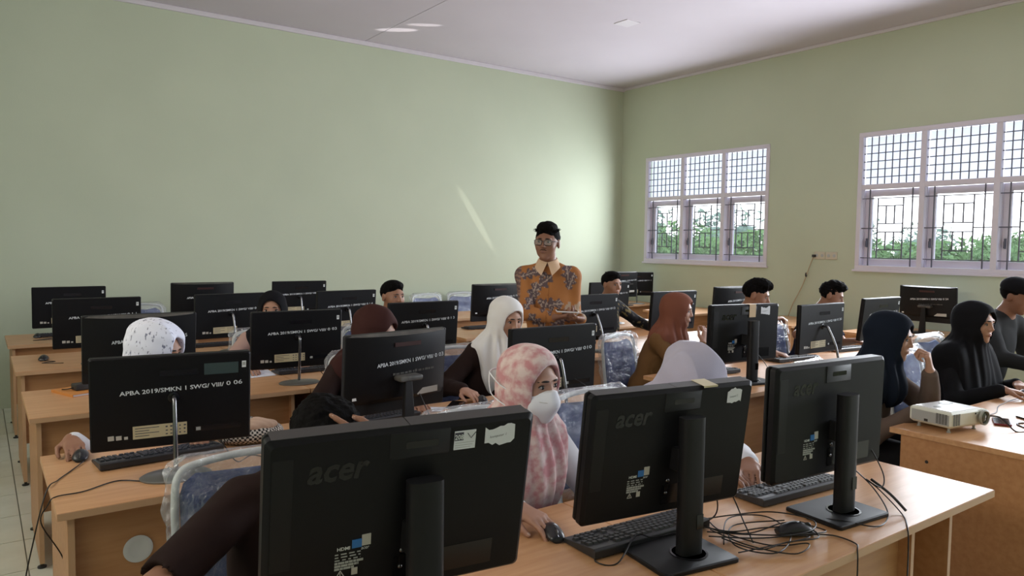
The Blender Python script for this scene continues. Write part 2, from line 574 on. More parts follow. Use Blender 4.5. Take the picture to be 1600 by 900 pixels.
def build_room():
    b = MB().box(LX - 0.2, WX + 0.2, FY - 0.2, BY + 0.2, -0.12, -0.006)
    fl = structure(part('floor', b, MT['grout']))
    near, rest = [], MB()
    i0, i1 = math.floor((LX - 0.165) / TS), math.ceil((WX - 0.165) / TS)
    j0, j1 = math.floor((FY - 5.9) / TS), math.ceil((BY - 5.9) / TS)
    for i in range(i0, i1):
        for j in range(j0, j1):
            x0, x1 = max(LX, 0.165 + i * TS) + 0.003, min(WX, 0.165 + (i + 1) * TS) - 0.003
            y0, y1 = max(FY, 5.9 + j * TS) + 0.003, min(BY, 5.9 + (j + 1) * TS) - 0.003
            if x1 - x0 < 0.03 or y1 - y0 < 0.03:
                continue
            full = x1 - x0 > 0.42 and y1 - y0 > 0.42
            if -1.4 < x0 < 1.6 and y0 > 2.2:
                key = 'tile' if full else None
                h = TS / 2 - 0.003
                bb = MB().box(-h, h, -h, h, -0.006, 0.0) if full else MB().box(x0 - (x0 + x1) / 2, x1 - (x0 + x1) / 2, y0 - (y0 + y1) / 2, y1 - (y0 + y1) / 2, -0.006, 0)
                part('tile', bb, MT['tile'], fl, ((x0 + x1) / 2, (y0 + y1) / 2, 0), key=key)
            else:
                rest.box(x0, x1, y0, y1, -0.006, 0)
    stuff(part('tile_field', rest, MT['tile'], fl))

    ce = structure(part('ceiling', MB().box(LX - 0.2, WX + 0.2, FY - 0.2, BY + 0.2, CZ + 0.012, CZ + 0.15), MT['cap']))
    xs = [LX - 0.1, 0.15, 3.808, WX + 0.1]
    for a, c in zip(xs[:-1], xs[1:]):
        part('ceiling_panel', MB().box(a + 0.004, c - 0.004, FY - 0.1, BY + 0.1, CZ, CZ + 0.014), MT['ceiling'], ce)
    hb = MB().box(-0.1, 0.1, -0.1, 0.1, -0.006, 0.002)
    part('ceiling_hatch', hb, MT['cornice'], ce, (5.73, 5.84, CZ), bevel=0.002)

    structure(part('wall_back', MB().box(LX - 0.2, WX + 0.2, BY, BY + 0.2, -0.1, CZ + 0.1), MT['wall']))
    a, c, z0, z1 = LFILL
    structure(part('wall_left', MB().box(LX - 0.2, LX, FY - 0.2, BY + 0.2, -0.1, z0).box(LX - 0.2, LX, FY - 0.2, BY + 0.2, z1, CZ + 0.1).box(LX - 0.2, LX, FY - 0.2, a, z0, z1).box(LX - 0.2, LX, c, BY + 0.2, z0, z1), MT['wall']))
    fb = MB()
    for k in range(7):
        y = a + (c - a) * k / 6
        fb.box(LX - 0.14, LX - 0.06, max(a, y - 0.03), min(c, y + 0.03), z0, z1)
    fb.box(LX - 0.14, LX - 0.06, a, c, z0, z0 + 0.05).box(LX - 0.14, LX - 0.06, a, c, z1 - 0.05, z1)
    lw_ = structure(part('window_4', fb, MT['frame']))  # added frame round the fill lamp opening, never in view
    part('pane', MB().box(LX - 0.105, LX - 0.1, a, c, z0, z1), MT['glass'], lw_)
    structure(part('wall_front', MB().box(LX - 0.2, WX + 0.2, FY - 0.2, FY, -0.1, CZ + 0.1), MT['wall']))
    t = 0.13
    b = MB()
    ys = [FY - 0.2] + [v for w_ in sorted(WIN) for v in w_] + [BY + 0.2]
    b.box(WX, WX + t, ys[0], ys[-1], -0.1, WZ0)
    b.box(WX, WX + t, ys[0], ys[-1], WZ1, CZ + 0.1)
    for k in range(0, len(ys), 2):
        b.box(WX, WX + t, ys[k], ys[k + 1], WZ0, WZ1)
    structure(part('wall_right', b, MT['wall']))
    # cornice strips where the walls meet the ceiling
    structure(part('trim_1', MB().box(LX, WX, BY - 0.035, BY, CZ - 0.05, CZ), MT['cornice'], bevel=0.006))
    structure(part('trim_2', MB().box(WX - 0.03, WX, FY, BY, CZ - 0.035, CZ), MT['cornice'], bevel=0.006))


def bar_between(parent, a, c, key, r=0.0055):
    """a thin iron bar from a to c (local)"""
    A, C = Vector(a), Vector(c)
    d = C - A
    L = d.length
    if (key, round(L, 3)) not in CACHE:
        mb = MB().box(-r, r, -r, r, 0, L)
        CACHE[(key, round(L, 3))] = mesh_from('grille_bar', mb.v, mb.f, MT['bar'])
    o = link('grille_bar', CACHE[(key, round(L, 3))], parent, A)
    o.rotation_euler = d.to_track_quat('Z', 'Y').to_euler()
    return o


def build_window(n, ya, yb):
    """local frame: u runs from the far jamb (+y) to the near one, so that it goes left to right as seen from inside"""
    root = bpy.data.objects.new('window_%d' % n, None)
    COL.objects.link(root)
    root.location = (WX, 0, 0)
    structure(root)
    fw = 0.05
    d0, d1 = -0.012, 0.055
    fr = MB()
    fr.box(d0, d1, ya, yb, WZ0, WZ0 + fw).box(d0, d1, ya, yb, WZ1 - fw, WZ1)
    fr.box(d0, d1, ya, ya + fw, WZ0 + fw, WZ1 - fw).box(d0, d1, yb - fw, yb, WZ0 + fw, WZ1 - fw)
    part('window_frame', fr, MT['frame'], root, bevel=0.004)
    part('window_sill', MB().box(-0.03, 0.14, ya - 0.02, yb + 0.02, WZ0 - 0.02, WZ0 + 0.004), MT['frame'], root, bevel=0.004)
    part('transom', MB().box(d0 + 0.003, d1, ya + fw, yb - fw, WZT - 0.025, WZT + 0.03), MT['frame'], root, bevel=0.003)
    bay = (yb - ya) / 3
    for k in (1, 2):
        y = ya + k * bay
        part('mullion', MB().box(d0 + 0.002, d1, y - 0.028, y + 0.028, WZ0 + fw, WZ1 - fw), MT['frame'], root, bevel=0.003)
    for k in range(3):
        b0 = ya + k * bay + (fw if k == 0 else 0.028)
        b1 = ya + (k + 1) * bay - (fw if k == 2 else 0.028)
        W_ = b1 - b0
        Y = lambda u: b1 - u * W_                       # u=0 at the far jamb
        # upper light: frosted pane behind a square iron lattice
        z0, z1 = WZT + 0.03, WZ1 - fw
        part('frosted_pane', MB().box(0.075, 0.081, b0, b1, z0, z1), MT['frost'], root)
        for i in range(1, 8):
            bar_between(root, (0.03, Y(i / 8), z0), (0.03, Y(i / 8), z1), 'v', 0.0045)
        for j in range(1, 6):
            z = z0 + (z1 - z0) * j / 6 - 0.01
            bar_between(root, (0.022, b0, z), (0.022, b1, z), 'h', 0.0045)
        # lower casement, set back in the opening
        z0, z1 = WZ0 + fw, WZT - 0.025
        H_ = z1 - z0
        st = 0.075
        sb = MB()
        sb.box(0.088, 0.126, b0, b1, z0, z0 + st).box(0.088, 0.126, b0, b1, z1 - st, z1)
        sb.box(0.088, 0.126, b0, b0 + 0.03, z0 + st, z1 - st).box(0.088, 0.126, b1 - st, b1, z0 + st, z1 - st)
        sash = part('casement', sb, MT['frame'], root, bevel=0.003)
        part('pane', MB().box(0.105, 0.109, b0 + 0.025, b1 - st + 0.005, z0 + st - 0.005, z1 - st + 0.005), MT['glass'], sash)
        hb = MB().box(0.066, 0.088, -0.008, 0.008, -0.05, 0.05).box(0.052, 0.068, -0.006, 0.006, -0.045, 0.02)
        part('window_handle', hb, MT['bar'], sash, (0, b1 - st / 2, z0 + 0.30 * H_), key='whandle')
        rv = MB().box(d1, 0.128, b1 - 0.004, b1 + (0.03 if k == 2 else 0.022), z0, z1)
        part('jamb', rv, MT['frame'], root)
        Z = lambda v: z0 + v * H_
        gx = 0.03

        def vb(u, v0, v1):
            bar_between(root, (gx, Y(u), Z(v0)), (gx, Y(u), Z(v1)), 'v')

        def hb_(v, u0, u1):
            bar_between(root, (gx - 0.008, Y(u0), Z(v)), (gx - 0.008, Y(u1), Z(v)), 'h')
        vb(0.13, 0, 1)
        vb(0.87, 0, 1)
        hb_(0.88, 0, 1)
        hb_(0.10, 0, 1)
        hb_(0.49, 0, 0.28)
        hb_(0.49, 0.72, 1)
        vb(0.28, 0.10, 0.88)
        vb(0.72, 0.10, 0.88)
        for v in (0.78, 0.55, 0.44, 0.21):
            hb_(v, 0.28, 0.72)
        for u in (0.427, 0.573):
            vb(u, 0.55, 0.78)
            vb(u, 0.21, 0.44)


def bush(x, y, z, rx, ry, rz, m, seed, leaves, label, cat='bush', group=None):
    rnd = random.Random(seed)
    root = thing('bush' if cat == 'bush' else 'tree', label, cat, (x, y, z), 0, group)
    core = MB()
    blobs = []
    for k in range(7):
        a, q = rnd.uniform(0, 2 * PI), rnd.uniform(0.1, 0.6)
        blobs.append((rx * q * math.cos(a), ry * q * math.sin(a), rz * rnd.uniform(0.35, 0.75), rnd.uniform(0.35, 0.55)))
    lf = MB()
    for (bx, by, bz, q) in blobs:
        core.ell((bx, by, bz * 0.8), (rx * q * 0.7, ry * q * 0.7, rz * q * 0.6), 10, 7)
        for _ in range(leaves // 7):
            d = Vector((rnd.gauss(0, 1), rnd.gauss(0, 1), rnd.gauss(0, 1))).normalized()
            s = rnd.uniform(0.9, 1.2)
            p = Vector((bx + d.x * rx * q * s, by + d.y * ry * q * s, max(0.03, bz + d.z * rz * q * s)))
            L = rnd.uniform(0.06, 0.14) * (rz / 1.2)
            t1 = Vector((rnd.gauss(0, 1), rnd.gauss(0, 1), rnd.gauss(0, 1) + 0.6)).normalized()
            t2 = t1.orthogonal().normalized() * 0.35
            lf.add([p - t1 * L, p + t2 * L, p + t1 * L, p - t2 * L], [(0, 1, 2, 3)])
    part('crown', core, m, root, smooth=60)
    stuff(part('leaves', lf, m, root))
    part('stem', MB().tube([(0, 0, -0.05), (0.02, 0.01, rz * 0.5)], [0.05 * rz, 0.02 * rz], 7), MT['cap'], root)


def build_outside():
    g = structure(part('ground', MB().box(WX + 0.2, 120, -70, 90, -0.6, -0.25), MT['grass']))
    rnd = random.Random(3)
    tf = MB()
    for _ in range(16000):
        x = WX + 2.0 + 22 * rnd.random() ** 1.3
        y = rnd.uniform(-4, 30)
        h = rnd.uniform(0.5, 1.15) * (1 + 0.02 * x)
        a = rnd.uniform(0, PI)
        w_ = rnd.uniform(0.02, 0.06)
        dx, dy = math.cos(a) * w_, math.sin(a) * w_
        lx, ly = rnd.uniform(-0.25, 0.25), rnd.uniform(-0.25, 0.25)
        tf.add([(x - dx, y - dy, -0.27), (x + dx, y + dy, -0.27), (x + lx * 0.5 + dx, y + ly * 0.5 + dy, -0.25 + h * 0.7), (x + lx, y + ly, -0.25 + h)], [(0, 1, 2, 3)])
    o = stuff(part('tall_grass', tf, MT['leaf']))
    tag(o, 'tall green grass growing over the field outside the windows', 'grass')
    k = 0
    labs = ['green bush outside, seen in the far window', 'broad green bush outside, right pane of the far window', 'low green bush outside, left pane of the near window', 'low green bush outside, middle pane of the near window', 'rounded green bush outside, behind the near window grille', 'pale green bush outside at the edge of the near window']
    for (x, y, rx, rz) in ((27, 25, 4.6, 2.3), (27, 19.5, 4.4, 2.2), (25, 13.5, 4.0, 1.85), (26, 10.4, 3.6, 1.8), (31, 9.4, 4.4, 2.0), (25, 5.9, 3.4, 1.8)):
        bush(x, y, -0.25, rx, rx, rz, MT['leaf'], 40 + k, 5200, labs[k], 'bush')
        k += 1
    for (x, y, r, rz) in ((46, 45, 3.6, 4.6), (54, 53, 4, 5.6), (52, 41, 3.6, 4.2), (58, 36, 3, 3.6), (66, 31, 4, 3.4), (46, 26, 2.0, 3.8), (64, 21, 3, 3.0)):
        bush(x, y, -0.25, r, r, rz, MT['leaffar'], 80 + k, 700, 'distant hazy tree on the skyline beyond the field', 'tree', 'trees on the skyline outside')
        k += 1


def build_socket():
    root = thing('wall_socket', 'cream double socket plate on the window wall between the two windows', 'socket', (WX, 4.87, 1.5))
    for s in (-1, 1):
        p = part('socket_plate', MB().slab(rrect(-0.072, 0.072, -0.045, 0.045, 0.008), -0.010, 0, 0.003), MT['socket'], root, (0, -0.075 * s, 0), (0, 0, -PI / 2), smooth=40)
        for q in (-1, 1):
            part('socket_hole', MB().lathe([(0.019, 0), (0.017, 0.003), (0.004, 0.0032)], 14, Matrix.Rotation(PI / 2, 4, 'X')), MT['greyin'], p, (0.035 * q, -0.010, 0))
    part('plug', MB().slab(rrect(-0.02, 0.02, -0.015, 0.015, 0.005), -0.03, 0, 0.003), MT['cap'], root, (-0.011, 0.135, -0.005), (0, 0, -PI / 2), smooth=40)
    c = spline([(WX - 0.03, 5.005, 1.49), (WX - 0.03, 5.05, 1.38), (WX - 0.04, 5.14, 1.12), (WX - 0.06, 5.26, 0.86), (WX - 0.07, 5.32, 0.6), (WX - 0.06, 5.34, 0.2), (WX - 0.05, 5.34, 0.008)])
    o = part('power_cable', MB().tube(c, 0.005, 6), MT['palecable'], smooth=60)
    tag(o, 'tan cable hanging down the wall from the cream socket', 'cable')
    part('inline_switch', MB().ell((WX - 0.033, 5.095, 1.265), (0.010, 0.013, 0.03)), MT['cap'], o, smooth=60)


# ------------------------------------------------------------------ desks
DZ = 0.75


def desk(x0, y0, w_, d, label, r1=0.03, r2=None, l1=0.03, grommet=None, screws=False, group=None):
    root = thing('desk', label, 'desk', (x0, y0, 0), 0, group)
    part('desktop', MB().box(0, w_, 0, d, DZ - 0.026, DZ), MT['wood'], root, bevel=0.002)
    part('edge_band', MB().box(0.001, w_ - 0.001, -0.0012, 0.0, DZ - 0.025, DZ - 0.002), MT['edge'], root)
    t = 0.020
    zt = DZ - 0.0262

    def board(x):
        b = part('side_board', MB().box(x, x + t, 0.035, d - 0.05, 0.03, zt), MT['panel'], root)
        part('board_edge', MB().box(x + 0.0005, x + t - 0.0005, 0.0338, 0.035, 0.03, zt), MT['edge'], b)
        for yy in (0.07, d - 0.1):
            part('glide', MB().lathe([(0.02, 0), (0.02, 0.008), (0.008, 0.012), (0.008, 0.031)], 12), MT['cap'], b, (x + t / 2, yy, 0), key='glide', smooth=40)
        return b
    bl = board(l1)
    xr = w_ - r1 - t
    board(xr)
    xm = xr
    if r2 is not None:
        board(w_ - r2 - t)
        xm = w_ - r2 - t
        part('inner_panel', MB().box(xm + t, xr, 0.30, 0.316, 0.25, zt), MT['panel'], root)
    mp = part('modesty_panel', MB().box(l1 + t, xm, 0.075, 0.091, 0.27, zt), MT['panel'], root)
    if grommet:
        gx, gz = grommet
        part('cable_ring', MB().lathe([(0.028, 0), (0.045, 0.001), (0.046, 0.005), (0.034, 0.008), (0.028, 0.006)], 28, Matrix.Rotation(PI / 2, 4, 'X')), MT['greydisc'], mp, (gx, 0.075, gz), smooth=40)
        part('cable_cap', MB().lathe([(0.032, 0), (0.032, 0.0045), (0.004, 0.005)], 24, Matrix.Rotation(PI / 2, 4, 'X')), MT['greyin'], mp, (gx, 0.075, gz), smooth=40)
    if screws:
        for (yy, zz) in ((0.13, 0.62), (d - 0.17, 0.62), (0.13, 0.28), (d - 0.17, 0.28)):
            part('screw_cap', MB().lathe([(0.008, 0), (0.007, 0.002), (0.002, 0.0022)], 12, Matrix.Rotation(-PI / 2, 4, 'Y')), MT['cap'], bl, (l1, yy, zz), key='screwcap')
    return root


def build_desks():
    rows = [(1.065, 0.76), (2.62, 0.74), (4.09, 0.75), (5.56, 0.78), (6.95, 0.77)]
    names = ['front', 'second', 'third', 'fourth', 'rear']
    for k, (y, d) in enumerate(rows):
        nm = names[k]
        desk(0.18, y, 1.36, d, 'beech desk at the aisle end of the %s row, left block' % nm, grommet=(0.235, 0.56) if k == 1 else (1.1, 0.5), r1=0.08)
        desk(1.545, y, 1.35, d, 'beech desk at the centre end of the %s row, left block' % nm, r1=0.24, r2=0.50)
    rows2 = [(1.0, 0.745), (2.60, 0.75), (4.09, 0.75), (5.50, 0.76), (7.0, 0.75)]
    for k, (y, d) in enumerate(rows2):
        nm = names[k]
        lab = 'beech desk under the white projector, screw caps on its end board' if k == 0 else 'beech desk at the centre end of the %s row, window block' % nm
        desk(3.5, y, 1.36, d, lab, l1=0.012 if k == 0 else 0.03, screws=True)
        if k == 0:
            desk(4.865, y, 1.36, d, 'beech desk right of the projector desk where the man in a cap sits')
        else:
            desk(4.865, y, 1.36, d, 'beech desk at the window end of the %s row, window block' % nm)
    for (y, lab) in ((3.33, 'short beech desk by the window wall holding the sideways monitor'), (4.62, 'short beech desk against the window wall below the cream socket'), (6.05, 'short beech desk against the window wall below the far window'), (7.42, 'short beech desk in the far corner under two monitors')):
        desk(7.08, y, 0.99, 0.76, lab, screws=True)


# ------------------------------------------------------------------ monitors
def stick(name, x0, x1, z0, z1, m, parent, y=-0.0008, rotz=0.0, t=0.0012, key=None):
    cx, cz = (x0 + x1) / 2, (z0 + z1) / 2
    return part(name, MB().box((x0 - cx), (x1 - cx), -t / 2, t / 2, z0 - cz, z1 - cz), m, parent, (cx, y, cz), (0, rotz, 0), key=key)


def spec_label(parent, x0, x1, z0, z1, y):
    s = stick('spec_label', x0, x1, z0, z1, MT['label'], parent, y, -0.01)
    w_, h_ = x1 - x0, z1 - z0
    b = MB()
    rnd = random.Random(5)
    for k in range(4):
        zz = h_ * (0.32 - 0.2 * k)
        b.box(-w_ * 0.46, -w_ * (0.20 if k % 2 else 0.02), -0.0011, -0.0006, zz - 0.0012, zz + 0.0012)
    for r_ in range(3):
        for c in range(5):
            cx, cz = w_ * (0.12 + 0.085 * c), h_ * (0.28 - 0.28 * r_)
            b.box(cx - 0.004, cx + 0.004 * rnd.uniform(0.3, 1), -0.0011, -0.0006, cz - 0.003, cz + 0.003 * rnd.uniform(0.2, 1))
    stuff(part('label_print', b, MT['ink'], s))


def num_text(parent, text, W, H, u0, u1, v, y, hgt=0.0165, slope=0.03, bits=None):
    """stencilled inventory text, the number at the end painted by hand a little higher"""
    a, num = text
    x0, x1 = (u0 - 0.5) * W, (u1 - 0.5) * W
    xs = x0 + (x1 - x0) * 0.84
    L = lettering(a, xs - x0, hgt, MT['fadedwhite'], 'lettering', parent, bold=0.018)
    L.location = ((x0 + xs) / 2, y, v * H)
    L.rotation_euler = (0, -slope, 0)
    N = lettering(num, (x1 - xs) * 0.86, hgt * 1.02, MT['fadedwhite'], 'lettering', parent, bold=0.01)
    N.location = (xs + (x1 - xs) * 0.56, y, v * H + 0.45 * (x1 - x0) * slope + 0.003)
    N.rotation_euler = (0, -slope * 1.6, 0)


def monitor_flat(x, y, z0, yaw, tilt, num, label, gloss=False, base=DZ, text='APBA 2019/SMKN 1 SWG/ VIII/', slope=0.03, foot=-0.12):
    W, H = 0.54, 0.343
    root = thing('monitor', label, 'monitor', (x, y, base), math.radians(yaw), None)
    zb = z0 - base
    ti = math.radians(tilt)
    bc = part('back_cover', lambda: MB().slab(rrect(-W / 2, W / 2, 0, H, 0.008), -0.014, 0.012, 0.005), MT['black'], root, (0, 0, zb), (ti, 0, 0), smooth=35, key='flat_back')
    part('bezel', lambda: MB().slab(rrect(-W / 2 + 0.001, W / 2 - 0.001, 0.001, H - 0.001, 0.007), 0.012, 0.020, 0.002), MT['black2'], bc, key='flat_bezel', smooth=35)
    part('screen', lambda: MB().box(-W / 2 + 0.012, W / 2 - 0.012, 0.0195, 0.0206, 0.03, H - 0.012), MT['screen'], bc, key='flat_screen')
    y0 = -0.0146
    part('vent_slot', lambda: MB().slab(rrect(-0.045, 0.085, 0.265, 0.288, 0.004), -0.0150, -0.012), MT['blackb'], bc, key='flat_slot')
    part('port_recess', lambda: MB().box(0.07, 0.235, -0.0148, -0.012, 0.045, 0.066), MT['blackb'], bc, key='flat_port')
    part('port', lambda: MB().box(0.076, 0.092, -0.0155, -0.012, 0.049, 0.062), MT['greyin'], bc, key='flat_port1')
    num_text(bc, (text, num), W, H, 0.175, 0.945, 0.63, y0, slope=slope)
    spec_label(bc, -0.135, 0.045, 0.038, 0.086, y0)
    for k, (xx, sw) in enumerate(((-0.205, 0.020), (-0.180, 0.018), (-0.157, 0.012))):
        stick('small_sticker', xx - sw / 2, xx + sw / 2, 0.040, 0.040 + sw * 0.85, MT['greysticker'], bc, y0, -0.03, key='smst%d' % k)
    q = stick('asset_sticker', 0.238, 0.253, 0.282, 0.307, MT['white'], bc, y0, key='asset')
    part('sticker_print', lambda: MB().box(-0.005, 0.005, -0.0010, -0.0006, -0.004, 0.008), MT['greyin'], q, key='assetp')
    if gloss:
        stick('glossy_film_patch', 0.105, 0.225, 0.262, 0.305, mat('glossy film patch', (0.05, 0.075, 0.075), 0.12), bc, y0)
    # stand: bent metal stem and oval foot
    zt = zb + 0.185 * math.cos(ti)
    yt = -0.014 - 0.185 * math.sin(ti)
    pts = spline([(0, yt + 0.006, zt), (0, yt - 0.03, zt + 0.001), (0, yt - 0.047, zt - 0.016), (0, foot * 0.6 + (yt - 0.05) * 0.4, zt * 0.55), (0, foot + 0.005, 0.016)], 5)
    part('stand_stem', MB().tube(pts, 0.0085, 10), MT['gunmetal'], root, smooth=50)
    part('stem_socket', lambda: MB().lathe([(0.022, 0), (0.020, 0.006), (0.010, 0.008)], 16, Matrix.Rotation(PI / 2, 4, 'X')), MT['blackb'], bc, (0, -0.013, 0.185), key='socketring', smooth=40)
    part('stand_foot', lambda: MB().lathe([(0.118, 0), (0.120, 0.005), (0.112, 0.010), (0.03, 0.016), (0.005, 0.017)], 36, None, 1.0, 0.74), MT['footgrey'], root, (0, foot, 0), key='flatfoot', smooth=50)
    return root


def monitor_bulge(x, y, z0, yaw, tilt, num, label, base=DZ, text='APBA 2019/SMKN 1 SWG/ VIII/', slope=0.055):
    W, H = 0.545, 0.36
    root = thing('monitor', label, 'monitor', (x, y, base), math.radians(yaw), None)
    zb = z0 - base
    ti = math.radians(tilt)
    bc = part('front_frame', lambda: MB().slab(rrect(-W / 2, W / 2, 0, H, 0.010), -0.006, 0.018, 0.003), MT['black2'], root, (0, 0, zb), (ti, 0, 0), smooth=35, key='bul_front')
    part('screen', lambda: MB().box(-W / 2 + 0.014, W / 2 - 0.014, 0.0175, 0.0186, 0.05, H - 0.014), MT['screen'], bc, key='bul_screen')
    D = 0.052

    def dep(u):
        return 0.006 + D * max(0.0, 1 - abs(2 * u - 1) ** 2.2)

    def shell():
        b = MB()
        N = 24
        rings = []
        for zz, s, dz in ((0.055, 0.55, 0), (0.075, 0.9, 0), (0.11, 1.0, 0), (H - 0.028, 1.0, 0), (H - 0.008, 0.97, 0)):
            rg = [Vector(((k / N - 0.5) * (W - 0.008), -dep(k / N) * s, zz)) for k in range(N + 1)]
            rg += [Vector((W / 2 - 0.004, 0.0, zz)), Vector((-W / 2 + 0.004, 0.0, zz))]
            rings.append(rg)
        b.stack(rings)
        return b
    sh = part('back_cover', shell, MT['black'], bc, key='bul_back', smooth=30)

    def topv():
        b = MB()
        N = 24
        r0 = [Vector(((k / N - 0.5) * (W - 0.02), -dep(k / N) * 0.95 + 0.001, H - 0.0078)) for k in range(N + 1)]
        r1 = [Vector(((k / N - 0.5) * (W - 0.02), -0.004, H - 0.001)) for k in range(N + 1)]
        b.stack([r0, r1], False, False, closed=False)
        return b
    part('top_vent', topv, MT['dusty'], bc, key='bul_top')
    part('light_strip', lambda: MB().box(-0.055, 0.085, -0.061, -0.045, H - 0.056, H - 0.038), MT['slotred'], bc, key='bul_strip')
    y0 = -0.0592
    # print follows the back; placed on its flattest middle
    num_text(bc, (text, num), W, H, 0.235, 0.90, 0.655, y0 - 0.0006, slope=slope, hgt=0.018)
    b = MB()
    rnd = random.Random(9)
    xx = -0.05
    while xx < 0.16:
        w_ = rnd.uniform(0.006, 0.02)
        b.box(xx, xx + w_, -0.0004, 0.0004, -0.006, 0.006 * rnd.uniform(0.3, 1))
        xx += w_ + rnd.uniform(0.003, 0.008)
    stuff(part('embossed_marks', b, MT['dusty'], bc, (-0.01, y0, 0.185), (0, -0.04, 0)))
    stick('spec_label', 0.085, 0.20, 0.072, 0.10, MT['greysticker'], bc, -0.048, -0.03)
    stick('small_sticker', -0.240, -0.215, 0.078, 0.090, MT['white'], bc, -0.022)
    # stand: T head, tapering blade, flat base
    part('stand_head', lambda: MB().slab(rrect(-0.062, 0.062, -0.012, 0.012, 0.010), -0.03, 0.03, 0.004), MT['dusty'], bc, (0.01, -0.075, 0.165), key='bul_head', smooth=40)
    zt = zb + 0.165

    def blade():
        b = MB()
        rings = []
        for f in (0, 0.5, 1):
            hw = 0.017 + 0.016 * f
            z = zt * (1 - f) + 0.01 * f
            yy = -0.085 - 0.165 * math.sin(ti) * (1 - f) - 0.02 * f
            rings.append([Vector((-hw, yy - 0.010, z)), Vector((hw, yy - 0.010, z)), Vector((hw, yy + 0.012, z)), Vector((-hw, yy + 0.012, z))])
        return b.stack(rings)
    part('stand_blade', blade(), MT['black2'], root, bevel=0.003)
    part('stand_base', lambda: MB().slab([(p[0], p[1]) for p in rrect(-0.12, 0.12, -0.09, 0.09, 0.02)], 0, 0.012, 0.003, Matrix.Rotation(PI / 2, 4, 'X')), MT['black2'], root, (0, -0.075, 0.0), key='bul_base', smooth=40)
    return root


def torn_note(parent, x, z, w_, h_, y, text, seed):
    rnd = random.Random(seed)
    o = []
    N = 9
    for k in range(N):
        o.append((-w_ / 2 + w_ * k / (N - 1) + rnd.uniform(-0.001, 0.001), -h_ / 2 + rnd.uniform(-0.0035, 0.004) - 0.10 * h_ * math.cos(k * 0.7 + seed)))
    for k in range(N - 1, -1, -1):
        o.append((-w_ / 2 + w_ * k / (N - 1), h_ / 2 + rnd.uniform(-0.002, 0.003) + 0.10 * h_ * math.sin(k * 0.8 + seed)))
    p = part('paper_note', MB().slab(o, -0.0006, 0.0006), MT['paper'], parent, (x, y, z), (0, -0.03, 0))
    t = lettering(text, w_ * 0.56, h_ * 0.20, MT['ink'], 'handwriting', p, shear=0.2)
    t.location = (-w_ * 0.06, -0.0008, -h_ * 0.04)
    t.rotation_euler = (0, -0.05, 0)
    return p


